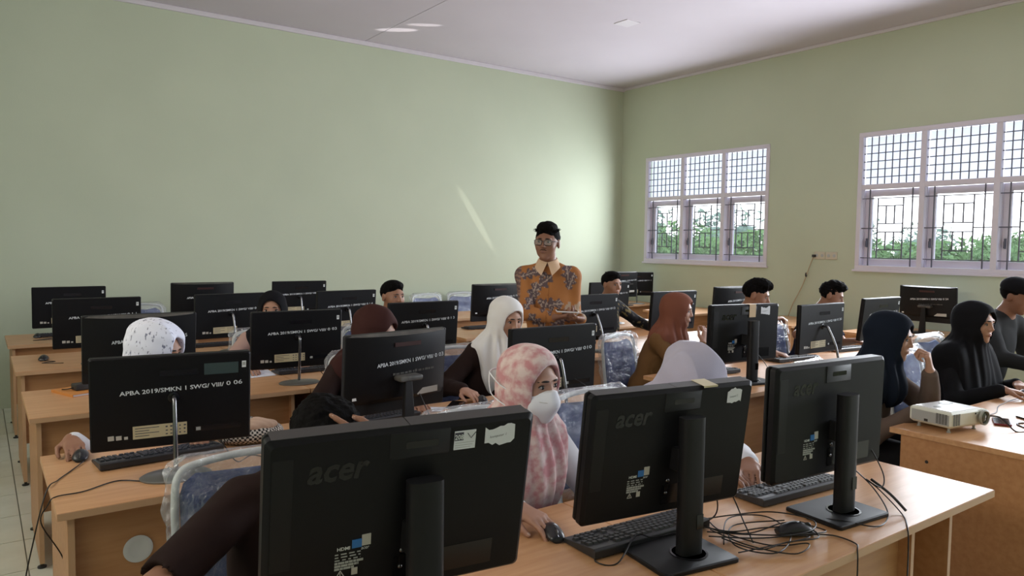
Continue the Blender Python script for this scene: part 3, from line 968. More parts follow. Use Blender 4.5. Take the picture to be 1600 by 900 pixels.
def monitor_tower(x, y, z0, yaw, tilt, label, note=None, plate=False, top_tape=None, base=DZ, cy=-0.10, cx=0.0, base_rot=0.0):
    W, H = 0.55, 0.362
    root = thing('monitor', label, 'monitor', (x, y, base), math.radians(yaw), None)
    zb = z0 - base
    ti = math.radians(tilt)
    bc = part('back_cover', lambda: MB().slab(rrect(-W / 2, W / 2, 0, H, 0.012), -0.030, 0.008, 0.010), MT['black'], root, (0, 0, zb), (ti, 0, 0), smooth=30, key='tow_back')
    part('bezel', lambda: MB().slab(rrect(-W / 2 + 0.002, W / 2 - 0.002, 0.002, H - 0.002, 0.010), 0.008, 0.020, 0.003), MT['black2'], bc, key='tow_bezel', smooth=35)
    part('screen', lambda: MB().box(-W / 2 + 0.014, W / 2 - 0.014, 0.0195, 0.0207, 0.035, H - 0.014), MT['screen'], bc, key='tow_screen')
    part('top_strip', lambda: MB().box(-W / 2 + 0.012, -0.003, -0.021, 0.018, H - 0.0006, H + 0.0006).box(-0.001, W / 2 - 0.012, -0.021, 0.018, H - 0.0006, H + 0.0006), MT['toplit'], bc, key='tow_top')
    y0 = -0.0306
    lg = lettering('acer', 0.118, 0.036, MT['logo'], 'logo', bc, bold=0.025, shear=0.25)
    lg.location = (-0.140, y0, 0.287)
    # camera cover, seams
    part('camera_cover', lambda: MB().slab(rrect(-0.044, 0.081, 0.298, 0.352, 0.004), -0.0318, -0.028, 0.001), MT['black2'], bc, key='tow_cam', smooth=40)
    part('cover_slot', lambda: MB().slab(rrect(-0.012, 0.056, 0.318, 0.332, 0.003), -0.0325, -0.03), MT['logo'], bc, key='tow_camslot')
    part('side_hatch', lambda: MB().slab(rrect(-0.262, -0.225, 0.10, 0.325, 0.003), -0.0308, -0.028, 0.0005), MT['black2'], bc, key='tow_hatch')
    part('port_bay', lambda: MB().box(-0.02, 0.20, -0.0310, -0.026, 0.028, 0.085), MT['blackb'], bc, key='tow_port')
    part('screw_lock', lambda: MB().ell((0, 0, 0), (0.006, 0.004, 0.006), 10, 6).ell((-0.002, 0, -0.036), (0.005, 0.004, 0.005), 10, 6).box(-0.004, 0.004, -0.002, 0.002, -0.03, -0.008), MT['gunmetal'], bc, (-0.005, y0 - 0.0015, 0.098), key='tow_lock', smooth=50)
    # spec cluster
    cx0, cz0, q = -0.130, 0.105, 0.74
    X = lambda v: cx0 + v * q
    Z = lambda v: cz0 + (v - 0.105) * q
    stick('blue_sticker', X(0.030), X(0.056), Z(0.128), Z(0.152), MT['bluesticker'], bc, y0, -0.02, key='tow_blue')
    stick('light_sticker', X(0.056), X(0.080), Z(0.131), Z(0.163), MT['greysticker'], bc, y0, -0.02, key='tow_light')
    t = lettering('HDMI', 0.034 * q, 0.010 * q, MT['white'], 'lettering', bc, bold=0.02)
    t.location = (X(0.008), y0, Z(0.131))
    t = lettering('acer', 0.022 * q, 0.007 * q, MT['white'], 'lettering', bc, shear=0.2)
    t.location = (X(0.066), y0, Z(0.123))
    b = MB()
    rnd = random.Random(21)
    for k in range(6):
        zz = Z(0.116 - 0.0085 * k)
        xx = X(-0.014)
        end = X(0.054 if k < 3 else 0.062 - 0.012 * (k - 3))
        while xx < end:
            w_ = rnd.uniform(0.005, 0.014)
            hh = 0.0012 if k < 3 else 0.0024
            b.box(xx, min(end, xx + w_), -0.0003, 0.0003, zz - hh, zz + hh)
            xx += w_ + (0.005 if k < 3 else 0.0012)
    stuff(part('fine_print', b, MT['greyin'], bc, (0, y0, 0)))
    tri = MB()
    for k in range(3):
        a0, a1 = math.radians(90 + 120 * k), math.radians(210 + 120 * k)
        tri.tube([(0.0085 * math.cos(a0), 0, 0.0085 * math.sin(a0)), (0.0085 * math.cos(a1), 0, 0.0085 * math.sin(a1))], 0.0009, 4)
    tri.box(-0.0007, 0.0007, -0.0005, 0.0005, -0.002, 0.004)
    part('warning_mark', tri, MT['greysticker'], bc, (X(0.002), y0, Z(0.056)))
    stick('square_mark', X(0.032), X(0.048), Z(0.050), Z(0.070), MT['greysticker'], bc, y0, -0.02, key='tow_sq')
    if note:
        torn_note(bc, note[0], note[1], note[2], note[3], y0 - 0.0006, note[4], note[5])
    if plate:
        p = stick('inventory_plate', 0.090, 0.137, 0.302, 0.342, MT['paper'], bc, y0 - 0.0006)
        k_ = stick('number_box', -0.023, -0.004, 0.000, 0.017, MT['ink'], p, -0.0009)
        t = lettering('208', 0.019, 0.011, MT['white'], 'lettering', p, bold=0.02)
        t.location = (-0.0135, -0.0018, 0.0075)
        vv = MB().tube([(-0.008, 0, 0.006), (0, 0, -0.005), (0.010, 0, 0.007)], 0.0009, 5)
        part('tick_mark', vv, MT['ink'], p, (0.013, -0.001, 0.008))
        b = MB()
        for k in range(3):
            b.box(-0.021, 0.021 - 0.004 * k, -0.0010, -0.0006, -0.006 - 0.005 * k, -0.0052 - 0.005 * k)
        stuff(part('plate_print', b, MT['greyin'], p))
    if top_tape == 'paper':
        part('folded_paper', MB().box(-0.024, 0.024, -0.036, 0.02, 0, 0.0012).box(-0.024, 0.024, -0.0372, -0.036, -0.004, 0.0012), MT['label'], bc, (0.108, 0.003, H + 0.0005))
    if top_tape == 'tape':
        part('tan_tape', MB().box(-0.026, 0.026, -0.0345, -0.0330, -0.080, 0).box(-0.026, 0.026, -0.0345, 0.015, 0, 0.0012), MT['tanstick'], bc, (0.045, 0, H + 0.0005))
    # column and square base
    part('stand_column', lambda: MB().stack([[Vector((0.0365 * (abs(math.cos(a)) ** 0.5) * (1 if math.cos(a) > 0 else -1), 0.022 * (abs(math.sin(a)) ** 0.6) * (1 if math.sin(a) > 0 else -1), z)) for a in [2 * PI * (k + 0.5) / 20 for k in range(20)]] for z in (0.012, 0.384, 0.388)]), MT['black2'], root, (cx, cy, 0), key='tow_col', smooth=45)
    part('column_arm', lambda: MB().box(-0.032, 0.032, 0.0, 0.07, 0.235, 0.30), MT['black2'], root, (cx, cy + 0.015, 0), key='tow_arm', bevel=0.004)
    part('cable_hole', lambda: MB().box(-0.010, 0.012, -0.0235, -0.015, 0.085, 0.125), MT['logo'], root, (cx + 0.016, cy, 0), key='tow_hole')
    part('stand_base', lambda: MB().slab(rrect(-0.125, 0.125, -0.10, 0.10, 0.008), 0, 0.014, 0.003, Matrix.Rotation(PI / 2, 4, 'X')), MT['black2'], root, (cx * 0.3, cy + 0.015, 0), (0, 0, base_rot), key='tow_base', smooth=40)
    part('swivel_ring', lambda: MB().lathe([(0.052, 0.0142), (0.052, 0.0155), (0.046, 0.0157), (0.046, 0.0142)], 30), MT['blackb'], root, (cx, cy, 0), key='tow_swivel', smooth=40)
    return root


def build_monitors():
    monitor_tower(0.687, 1.343, 0.893, -7.6, 10.5, 'large black monitor with torn note and white numbered plate, nearest the camera', (0.193, 0.323, 0.068, 0.036, 'komputer 1', 3), True, cx=0.024)
    monitor_tower(1.538, 1.405, 0.860, -8.9, 8.0, 'large black monitor in front of the masked woman, folded paper on its top', (0.202, 0.325, 0.052, 0.038, 'komputer 2', 5), top_tape='paper', cx=0.030)
    monitor_tower(2.205, 1.312, 0.874, -4.5, 1.0, 'large black monitor without notes at the right end of the front desk', cx=0.018, cy=-0.072)
    monitor_tower(3.915, 2.905, 0.872, -10.3, 1.5, 'black monitor with tan tape over its top, by the woman in rust brown', (0.155, 0.320, 0.075, 0.045, 'komputer 4', 8), top_tape='tape')
    monitor_flat(0.578, 2.932, 0.838, -8.0, 6, '0 06', 'flat black monitor stencilled 0 06 with glossy patch, aisle end of second row', gloss=True)
    monitor_flat(2.281, 2.794, 0.856, 0.7, 2, '010', 'flat black monitor stencilled 010, between masked woman and standing man')
    monitor_flat(1.55, 4.34, 0.840, -4.5, 4, '0 03', 'flat black monitor stencilled 0 03 hiding the lower face of the woman in black hijab', foot=-0.06)
    monitor_flat(2.472, 4.451, 0.852, 0, 5, '0 1 3', 'flat black monitor stencilled 0 1 3 beside the maroon hijab')
    monitor_flat(2.523, 5.873, 0.845, 3, 5, '0 1 4', 'flat black monitor stencilled 0 1 4, left of the seated boy with neat hair')
    monitor_flat(2.613, 7.239, 0.856, -3.3, 5, '0 1 7', 'flat black monitor in the rear row, showing above and right of the black hijab')
    monitor_flat(1.589, 5.921, 0.842, 4, 3, '0 07', 'flat black monitor in the fourth row, its right edge touching the black hijab')
    monitor_flat(0.670, 5.817, 0.848, 0, 5, '0 1 1', 'flat black monitor stencilled 0 1 1, at the aisle end of the fourth row')
    monitor_flat(0.627, 7.234, 0.848, 1.3, 5, '0 09', 'flat black monitor at the aisle end of the rear row, farthest to the left')
    monitor_flat(4.028, 4.442, 0.853, 0, 3, '012', 'flat black monitor stencilled 012, right of the standing man', foot=-0.16)
    monitor_flat(5.561, 5.871, 0.850, -5.3, 5, '0 1 8', 'flat monitor catching blue light right behind the boy in dark batik')
    monitor_flat(4.957, 4.420, 0.856, -2.7, 5, '0 1 9', 'flat black monitor directly behind the rust brown hijab')
    monitor_flat(4.793, 2.902, 0.861, -0.1, 1, '0 20', 'flat black monitor with bent stem in front of the boy in navy', foot=-0.16)
    monitor_flat(5.934, 3.098, 0.856, -1.4, 6, '0 21', 'flat black monitor left of and behind the navy hijab, pale patch on its corner')
    monitor_flat(7.74, 7.62, 0.865, -28, 4, '0 1 1', 'flat black monitor half hidden behind another in the far corner')
    monitor_bulge(1.513, 2.971, 0.842, 8.3, 3.5, '0 03', 'black bulged all-in-one monitor with dusty top, stencilled 0 03, before the maroon hijab')
    monitor_bulge(0.695, 4.327, 0.848, -1.6, 8, '0 0 5', 'black bulged monitor stencilled 0 0 5 right behind the white printed hijab')
    monitor_bulge(1.691, 7.221, 0.845, -4.4, 5.4, '0 1 6', 'black bulged monitor in the rear row, next to the rear aisle monitor')
    monitor_bulge(4.078, 5.897, 0.847, -0.8, 4, '0 15', 'black bulged monitor just left of the standing man and behind the white hijab')
    monitor_bulge(7.34, 7.50, 0.862, -9, 3.3, '0 22', 'black bulged monitor in the far corner under the far window')
    monitor_bulge(5.86, 4.46, 0.856, -6, 4, '0 23', 'black bulged monitor left of the messy haired boy, mostly hidden')
    monitor_bulge(7.72, 3.52, 0.862, -89, 2.3, '0 24', 'black bulged monitor turned sideways by the window wall under the near window')


# ------------------------------------------------------------------ keyboards, mice, cables
def key_mb(w_, h_):
    t = 0.0065
    i = 0.0022
    b = MB()
    b.stack([[(-w_ / 2, -h_ / 2, 0), (w_ / 2, -h_ / 2, 0), (w_ / 2, h_ / 2, 0), (-w_ / 2, h_ / 2, 0)],
             [(-w_ / 2 + i, -h_ / 2 + i, t), (w_ / 2 - i, -h_ / 2 + i, t), (w_ / 2 - i, h_ / 2 - i, t), (-w_ / 2 + i, h_ / 2 - i, t)]], False, True)
    return b


def key_layout():
    P = 0.0190
    out = []
    xs = 0.212                                  # the user's left edge is at +x
    rows = [
        [(0, 1), (2, 1), (3, 1), (4, 1), (5, 1), (6.5, 1), (7.5, 1), (8.5, 1), (9.5, 1), (11, 1), (12, 1), (13, 1), (14, 1)],
        [(k, 1) for k in range(13)] + [(13, 2)],
        [(0, 1.5)] + [(1.5 + k, 1) for k in range(12)] + [(13.5, 1.5)],
        [(0, 1.75)] + [(1.75 + k, 1) for k in range(11)] + [(12.75, 2.25)],
        [(0, 2.25)] + [(2.25 + k, 1) for k in range(10)] + [(12.25, 2.75)],
        [(0, 1.25), (1.25, 1.25), (2.5, 1.25), (3.75, 6.25), (10, 1.25), (11.25, 1.25), (12.5, 1.25), (13.75, 1.25)]]
    for r, row in enumerate(rows):
        y = -0.052 + r * P + (0.004 if r else 0)
        for (u, n) in row:
            out.append((xs - (u + n / 2) * P, y, n, 1))
        if r in (0, 1, 2):
            for c in range(3):
                out.append((xs - (15.3 + c + 0.5) * P, y, 1, 1))
        if r == 4:
            out.append((xs - (15.3 + 1.5) * P, y, 1, 1))
        if r == 5:
            for c in range(3):
                out.append((xs - (15.3 + c + 0.5) * P, y, 1, 1))
        if 1 <= r <= 5:
            for c in range(4 if r in (1, 2, 4) else 3):
                out.append((xs - (18.5 + c + 0.5) * P, y, 1, 1))
    return out


def keyboard(x, y, rz, label, detail=False, z=DZ):
    root = thing('keyboard', label, 'keyboard', (x, y, z), math.radians(rz), None)

    def body():
        b = MB()
        prof = [(-0.076, 0.004), (-0.076, 0.026), (-0.068, 0.030), (0.062, 0.016), (0.076, 0.011), (0.076, 0.003)]
        return b.stack([[(xx, p[0], p[1]) for p in prof] for xx in (-0.222, -0.219, 0.219, 0.222)])
    part('case', body, MT['keyb'], root, key='kbcase', bevel=0.002)
    part('foot', lambda: MB().box(-0.19, -0.15, -0.07, -0.05, 0, 0.005).box(0.15, 0.19, -0.07, -0.05, 0, 0.005).box(-0.19, -0.15, 0.05, 0.065, 0, 0.004).box(0.15, 0.19, 0.05, 0.065, 0, 0.004), MT['cap'], root, key='kbfoot')
    sl = -math.atan2(0.014, 0.130)

    def zt(yy):
        return 0.030 - (yy + 0.068) * 0.014 / 0.130
    if detail:
        for (kx, ky, n, m_) in key_layout():
            part('key', lambda n=n: key_mb(n * 0.0190 - 0.0022, 0.0168), MT['key'], root, (kx, ky, zt(ky) - 0.0005), (sl, 0, 0), key='key%.2f' % n)
    else:
        def keys():
            b = MB()
            for (kx, ky, n, m_) in key_layout():
                k = key_mb(n * 0.0190 - 0.0022, 0.0168)
                M_ = Matrix.Translation((kx, ky, zt(ky) - 0.0005)) @ Matrix.Rotation(sl, 4, 'X')
                b.add([M_ @ Vector(v) for v in k.v], k.f)
            return b
        stuff(part('keys', keys, MT['key'], root, key='kbkeys'))
    return root


def mouse(x, y, rz, label, z=DZ, cable=None):
    """front (buttons) towards -y in its own frame"""
    root = thing('mouse', label, 'mouse', (x, y, z), math.radians(rz), None)
    root.scale = (1.14, 1.14, 1.1)

    def body():
        b = MB()
        rings = []
        for k in range(1, 14):
            t = k / 14
            yy = -0.056 + 0.112 * t
            wv = 0.031 * (math.sin(PI * t) ** 0.45) * (0.93 + 0.09 * math.cos(2 * PI * t))
            hv = 0.036 * (math.sin(PI * min(1, t * 0.92 + 0.06)) ** 0.55) * (0.75 + 0.25 * math.sin(PI * t))
            rg = []
            for i in range(16):
                a = 2 * PI * i / 16
                zz = math.sin(a)
                rg.append(Vector((wv * math.cos(a) * (1.0 if zz < 0 else 1 - 0.12 * zz), yy, max(0.001, 0.010 + (hv - 0.010) * zz if zz > 0 else 0.010 + 0.010 * zz))))
            rings.append(rg)
        return b.stack(rings)
    part('shell', body, MT['mouse'], root, key='mousebody', smooth=60)
    part('scroll_wheel', lambda: MB().lathe([(0.009, -0.003), (0.011, 0), (0.009, 0.003)], 16, Matrix.Translation((0, -0.034, 0.022)) @ Matrix.Rotation(PI / 2, 4, 'Y')), MT['cap'], root, key='mousewheel', smooth=50)
    part('button_seam', lambda: MB().tube([(0, -0.05, 0.0185), (0, -0.03, 0.0305), (0, -0.012, 0.0355)], 0.0008, 5), MT['logo'], root, key='mouseseam')
    return root


def cable(pts, label, r=0.0022, m=None, n=8, group=None):
    o = part('cable', MB().tube(spline(pts, n), r, 6), m or MT['cable'], smooth=60)
    return tag(o, label, 'cable', group)


def build_inputs():
    keyboard(1.55, 1.492, -3, 'black keyboard under the monitor of the masked woman', True)
    keyboard(2.275, 1.475, -4, 'black keyboard under the front monitor at the right end of the desk', True)
    keyboard(0.56, 3.10, 4, 'black keyboard on the second row desk under the 0 06 monitor')
    keyboard(1.50, 3.175, 5, 'black keyboard beneath the bulged dusty topped monitor')
    keyboard(1.745, 4.66, 0, 'black keyboard beneath the flat 0 03 monitor, beside white papers')
    keyboard(4.95, 3.22, -6, 'silver edged keyboard on the desk in front of the boy in navy')
    keyboard(5.86, 3.29, -6, 'keyboard left of the navy hijab under the pale patched monitor')
    keyboard(3.92, 3.17, -8, 'keyboard under the tan taped monitor')
    keyboard(0.63, 7.48, 0, 'keyboard under the rear aisle monitor')
    keyboard(1.58, 6.17, 2, 'keyboard behind the flat 0 07 monitor')
    keyboard(4.10, 6.12, 0, 'keyboard beneath the bulged monitor left of the standing man')
    keyboard(4.03, 4.70, 0, 'keyboard beneath the 012 monitor')
    keyboard(4.86, 1.45, -4, 'black keyboard at the right edge on the projector row')
    mouse(1.335, 1.625, -20, 'black mouse in the hand of the masked woman')
    mouse(1.940, 1.232, 60, 'black mouse lying among tangled cables on the front desk')
    mouse(0.305, 3.235, -8, 'black mouse under the hand at the aisle end of the second row')
    mouse(2.165, 3.245, -20, 'black mouse under the hand of the woman in white hijab')
    mouse(0.36, 6.02, -15, 'black mouse at the aisle end of the fourth row')
    mouse(0.405, 7.42, -15, 'black mouse at the aisle end of the rear row')
    mouse(4.92, 1.68, 70, 'black mouse by the hand at the right edge of the picture')
    # the tangle between the two front monitors
    z = DZ + 0.003
    rnd = random.Random(11)
    labs = ['black cable coiled in wide loops beside the mouse on the front desk', 'black cable crossing the tangle towards the second base', 'black cable looping under the lying mouse', 'thin black cable running from tangle to the keyboard', 'black cable drawn across the front of the tangle', 'black cable doubled back at the left of the tangle']
    base = [[(1.70, 1.30), (1.85, 1.40), (1.98, 1.36), (1.90, 1.22), (1.76, 1.17), (1.70, 1.26), (1.82, 1.36), (1.99, 1.30)],
            [(1.72, 1.40), (1.80, 1.29), (1.90, 1.20), (2.02, 1.18), (1.96, 1.27), (1.82, 1.30), (1.70, 1.36)],
            [(1.67, 1.33), (1.80, 1.24), (1.95, 1.19), (2.04, 1.24), (2.00, 1.35), (1.86, 1.40), (1.76, 1.44)],
            [(1.78, 1.47), (1.74, 1.36), (1.80, 1.22), (1.88, 1.15), (1.80, 1.14), (1.73, 1.24), (1.74, 1.38)],
            [(1.66, 1.22), (1.78, 1.20), (1.92, 1.17), (1.84, 1.26), (1.74, 1.33), (1.80, 1.44)],
            [(1.70, 1.43), (1.76, 1.33), (1.86, 1.28), (1.97, 1.22), (1.93, 1.15), (1.82, 1.18), (1.72, 1.20), (1.69, 1.30)]]
    for k, b in enumerate(base):
        cable([(p[0], p[1], z + 0.0045 * (k % 3) + 0.012 * abs(math.sin(i * 1.7 + k))) for i, p in enumerate(b)], labs[k], 0.0021)
    for k, pts in enumerate(([(1.66, 1.40, 0.98), (1.72, 1.36, 0.90), (1.76, 1.38, 0.80), (1.70, 1.44, z)], [(1.70, 1.41, 0.99), (1.80, 1.37, 0.88), (1.83, 1.33, 0.78), (1.78, 1.26, z)])):
        cable(pts, ['black lead hanging from the middle front monitor into the tangle', 'second black lead hanging from the middle front monitor, further right'][k])
    cable([(1.94, 1.20, z + 0.006), (2.02, 1.16, z), (2.02, 1.09, z), (1.985, 1.064, z - 0.004), (1.975, 1.056, 0.70), (1.97, 1.055, 0.55)], 'mouse cable dropping over the front edge of the desk')
    cable([(2.30, 1.36, 0.93), (2.37, 1.30, 0.86), (2.40, 1.24, 0.80), (2.34, 1.16, z), (2.20, 1.12, z), (2.12, 1.20, z + 0.012), (2.08, 1.28, z)], 'black cable looping round the base of the right front monitor')
    cable([(2.36, 1.30, 1.00), (2.42, 1.27, 0.93), (2.42, 1.22, 0.85), (2.37, 1.20, 0.82), (2.35, 1.24, 0.84), (2.40, 1.22, 0.80), (2.37, 1.13, z), (2.27, 1.064, z - 0.004), (2.262, 1.055, 0.68), (2.262, 1.055, 0.5)], 'black cable hanging from the right front monitor over the desk edge')
    o = part('cable_tie', MB().tube(spline([(2.38, 1.24, 0.835), (2.39, 1.18, 0.80), (2.385, 1.125, 0.762)], 5), 0.0045, 7), MT['cable'], smooth=60)
    tag(o, 'bundled end of black cable hanging beside the right front base', 'cable')
    cable([(1.34, 1.565, DZ + 0.01), (1.37, 1.48, z), (1.32, 1.42, z), (1.36, 1.38, z), (1.48, 1.43, 0.785), (1.52, 1.40, 0.78), (1.60, 1.37, 0.79)], 'mouse cable of the masked woman running under the monitor')
    # second row, aisle end
    cable([(0.31, 3.17, z + 0.004), (0.26, 3.08, z), (0.21, 2.98, z), (0.172, 2.90, 0.745), (0.13, 2.86, 0.60), (0.10, 2.86, 0.42), (0.13, 2.95, 0.20), (0.20, 3.00, 0.06), (0.12, 3.05, 0.006), (0.06, 3.0, 0.006)], 'black mouse cable falling off the aisle end of the second row desk to the floor')
    cable([(0.56, 2.93, z), (0.48, 2.80, z), (0.38, 2.86, z), (0.27, 2.80, z), (0.19, 2.79, z), (0.168, 2.79, 0.73), (0.15, 2.83, 0.66), (0.21, 2.86, 0.52), (0.22, 2.93, 0.40), (0.16, 3.02, 0.16), (0.10, 3.06, 0.006), (0.04, 2.95, 0.006), (0.02, 2.80, 0.006)], 'long black cable winding across the second row desk and down to the tiles')
    cable([(0.72, 3.03, 0.90), (0.76, 2.92, 0.80), (0.79, 2.86, z), (0.86, 2.92, z), (0.90, 2.84, z)], 'black cable from the back of the 0 06 monitor')
    cable([(2.17, 3.19, z), (2.20, 3.10, z), (2.27, 3.05, z), (2.30, 2.95, z)], 'mouse cable of the woman in white hijab')
    cable([(0.36, 5.96, z), (0.42, 5.90, z), (0.34, 5.87, z), (0.46, 5.80, z)], 'mouse cable at the aisle end of the fourth row')
    cable([(0.41, 7.36, z), (0.50, 7.28, z), (0.36, 7.20, z), (0.55, 7.22, z)], 'mouse cable at the aisle end of the rear row')
    cable([(3.93, 1.56, 0.79), (4.05, 1.60, z), (4.25, 1.58, z), (4.5, 1.65, z), (4.86, 1.66, z + 0.006)], 'thin black cable running right from behind the projector')
    cable([(3.88, 1.50, 0.80), (3.93, 1.44, 0.80), (3.90, 1.36, z), (3.99, 1.34, z), (4.08, 1.42, z), (4.2, 1.38, z), (4.6, 1.30, z)], 'thick black lead looped beside the projector lens', 0.0035)
    cable([(1.60, 2.90, 0.92), (1.62, 2.80, 0.80), (1.68, 2.76, z), (1.78, 2.86, z), (1.72, 2.95, 0.80)], 'black cable behind the stand of the bulged 0 03 monitor')
    cable([(2.40, 2.76, 0.93), (2.47, 2.70, 0.86), (2.45, 2.68, z), (2.36, 2.66, z), (2.28, 2.70, z)], 'black cable at the foot of the 010 monitor')
    cable([(1.66, 4.44, 0.95), (1.70, 4.34, 0.80), (1.72, 4.20, z), (1.70, 4.09, 0.745), (1.69, 4.075, 0.55)], 'black cables hanging at the foot of the flat 0 03 monitor')
    cable([(3.98, 2.86, 0.95), (4.04, 2.80, 0.84), (4.02, 2.74, z), (4.12, 2.78, z), (4.2, 2.9, z)], 'black cable beside the column of the tan taped monitor')


# ------------------------------------------------------------------ projector and small things on desks
def build_projector():
    root = thing('projector', 'white and cream projector standing on the near right desk', 'projector', (3.735, 1.59, DZ), math.radians(-9))
    W, D, z0, z1 = 0.262, 0.205, 0.022, 0.098

    def ring(z, ins=0.0, f=0.0):
        p = [(-W / 2 + ins, -D / 2 + ins), (W / 2 - 0.06, -D / 2 - f + ins), (W / 2 - ins, -D / 2 - 0.012 - f + ins), (W / 2 - ins, D / 2 - ins), (-W / 2 + ins, D / 2 - ins)]
        return [Vector((a, b_, z)) for a, b_ in p]
    bd = part('case', MB().stack([ring(z0, 0.012), ring(z0 + 0.012), ring(z1 - 0.008), ring(z1, 0.008)]), MT['projwhite'], root, bevel=0.003)
    part('top_cover', MB().box(-W / 2 + 0.015, W / 2 - 0.02, -D / 2 + 0.015, D / 2 - 0.012, z1 - 0.002, z1 + 0.0025), MT['projtop'], root, bevel=0.002)
    part('button_pad', MB().lathe([(0.034, 0), (0.034, 0.0012), (0.03, 0.0016)], 24, None, 1.3, 0.7), MT['projgrey'], root, (0.055, 0.045, z1 + 0.0024))
    part('button_pad', MB().lathe([(0.022, 0), (0.022, 0.0012), (0.02, 0.0016)], 24, None, 1.3, 0.7), MT['projgrey'], root, (-0.06, 0.01, z1 + 0.0024))
    sp = part('side_panel', MB().box(-W / 2 - 0.0015, -W / 2 + 0.003, -D / 2 + 0.012, D / 2 - 0.01, z0 + 0.012, z1 - 0.014), MT['projgrey'], root)
    vb = MB()
    for k in range(8):
        z = z0 + 0.018 + 0.006 * k
        for q in range(4):
            y = -D / 2 + 0.02 + 0.014 * q
            vb.box(-W / 2 - 0.0024, -W / 2 - 0.001, y, y + 0.011, z, z + 0.0035)
    stuff(part('side_vent', vb, MT['cap'], sp))
    fv = MB()
    for k in range(9):
        z = z0 + 0.016 + 0.006 * k
        for q in range(3):
            x = -W / 2 + 0.012 + 0.018 * q
            fv.box(x, x + 0.013, -D / 2 - 0.0016, -D / 2 + 0.004, z, z + 0.0036)
    stuff(part('front_vent', fv, MT['cap'], root))
    part('power_inlet', MB().box(-W / 2 - 0.003, -W / 2, 0.01, 0.028, z0 + 0.014, z0 + 0.026), MT['cap'], sp)
    M_ = Matrix.Rotation(PI / 2, 4, 'X')
    ln = part('lens_ring', MB().lathe([(0.030, 0), (0.036, 0.004), (0.036, 0.014), (0.031, 0.016), (0.029, 0.010), (0.029, 0.004)], 32, M_), MT['lensring'], root, (W / 2 - 0.042, -D / 2 - 0.008, (z0 + z1) / 2 + 0.002), smooth=40)
    part('lens', MB().lathe([(0.0285, 0.002), (0.026, 0.007), (0.014, 0.011), (0.002, 0.012)], 28, M_), MT['lens'], ln, smooth=60)
    part('sensor', MB().lathe([(0.004, 0), (0.004, 0.002), (0.001, 0.0025)], 12, M_), MT['cap'], root, (W / 2 - 0.085, -D / 2 - 0.001, z1 - 0.016))
    for (x, y) in ((-W / 2 + 0.03, -D / 2 + 0.03), (-W / 2 + 0.03, D / 2 - 0.03), (W / 2 - 0.05, -D / 2 + 0.025), (W / 2 - 0.05, D / 2 - 0.03)):
        part('foot', lambda: MB().lathe([(0.009, 0), (0.010, 0.004), (0.006, 0.006), (0.006, 0.026)], 14), MT['projgrey'], root, (x, y, 0), key='pfoot', smooth=40)


def smartphone(c, rz, label, glass='phone', body='cap', tilt=(0, 0), L=0.155, W=0.074):
    root = thing('smartphone', label, 'phone', c, math.radians(rz))
    root.rotation_euler = (tilt[0], tilt[1], math.radians(rz))
    Mx = Matrix.Rotation(PI / 2, 4, 'X')
    part('case', MB().slab(rrect(-L / 2, L / 2, -W / 2, W / 2, 0.010), -0.009, 0, 0.002, Matrix.Rotation(-PI / 2, 4, 'X')), MT[body], root, smooth=40)
    part('glass', MB().slab(rrect(-L / 2 + 0.003, L / 2 - 0.003, -W / 2 + 0.003, W / 2 - 0.003, 0.008), -0.0096, -0.0085, 0, Matrix.Rotation(-PI / 2, 4, 'X')), MT[glass], root, smooth=40)
    return root


def paper_sheet(pts, label, z=DZ + 0.0015):
    cx = sum(p[0] for p in pts) / len(pts)
    cy = sum(p[1] for p in pts) / len(pts)
    o = part('paper_sheet', MB().stack([[(p[0] - cx, p[1] - cy, 0) for p in pts], [(p[0] - cx, p[1] - cy, 0.0012) for p in pts]]), MT['paper'], None, (cx, cy, z))
    return tag(o, label, 'paper')


def build_smalls():
    smartphone((2.005, 3.245, DZ + 0.001), 47, 'black phone lying on the second row desk beside the white hijab woman')
    t = smartphone((4.05, 1.475, DZ + 0.001), 25, 'red edged phone lying to the right of the projector', body='red')
    smartphone((4.30, 1.42, DZ + 0.001), -28, 'black slab phone at the right edge of the projector row desk', L=0.16)
    paper_sheet([(1.35, 4.585), (1.515, 4.60), (1.53, 4.82), (1.40, 4.83)], 'white papers on the third row desk behind the 0 06 monitor')
    paper_sheet([(1.79, 3.22), (1.87, 3.17), (1.94, 3.24), (1.85, 3.30)], 'small white paper on the desk beside the black phone')
    paper_sheet([(4.72, 2.68), (4.95, 2.64), (4.99, 2.80), (4.76, 2.84)], 'white sheet on the desk below the bent stem monitor')
    root = thing('book', 'orange covered book under a black box at the aisle end of the third row', 'book', (0.44, 4.66, DZ), math.radians(20))
    part('cover', MB().box(-0.09, 0.09, -0.12, 0.12, 0.0, 0.002).box(-0.09, 0.09, -0.12, 0.12, 0.013, 0.015).box(-0.09, -0.088, -0.12, 0.12, 0.002, 0.013), MT['orangebook'], root)
    part('pages', MB().box(-0.086, 0.086, -0.116, 0.116, 0.002, 0.013), MT['paper'], root)
    root = thing('adapter', 'black adapter box resting on the orange book', 'adapter', (0.465, 4.66, DZ + 0.0155), math.radians(15))
    part('case', MB().slab(rrect(-0.055, 0.055, 0, 0.035, 0.006), -0.035, 0.035, 0.004), MT['cap'], root, smooth=40)
    part('lead', MB().tube(spline([(-0.055, 0, 0.015), (-0.08, 0.01, 0.01), (-0.09, 0.06, 0.003)], 5), 0.003, 6), MT['cable'], root, smooth=60)


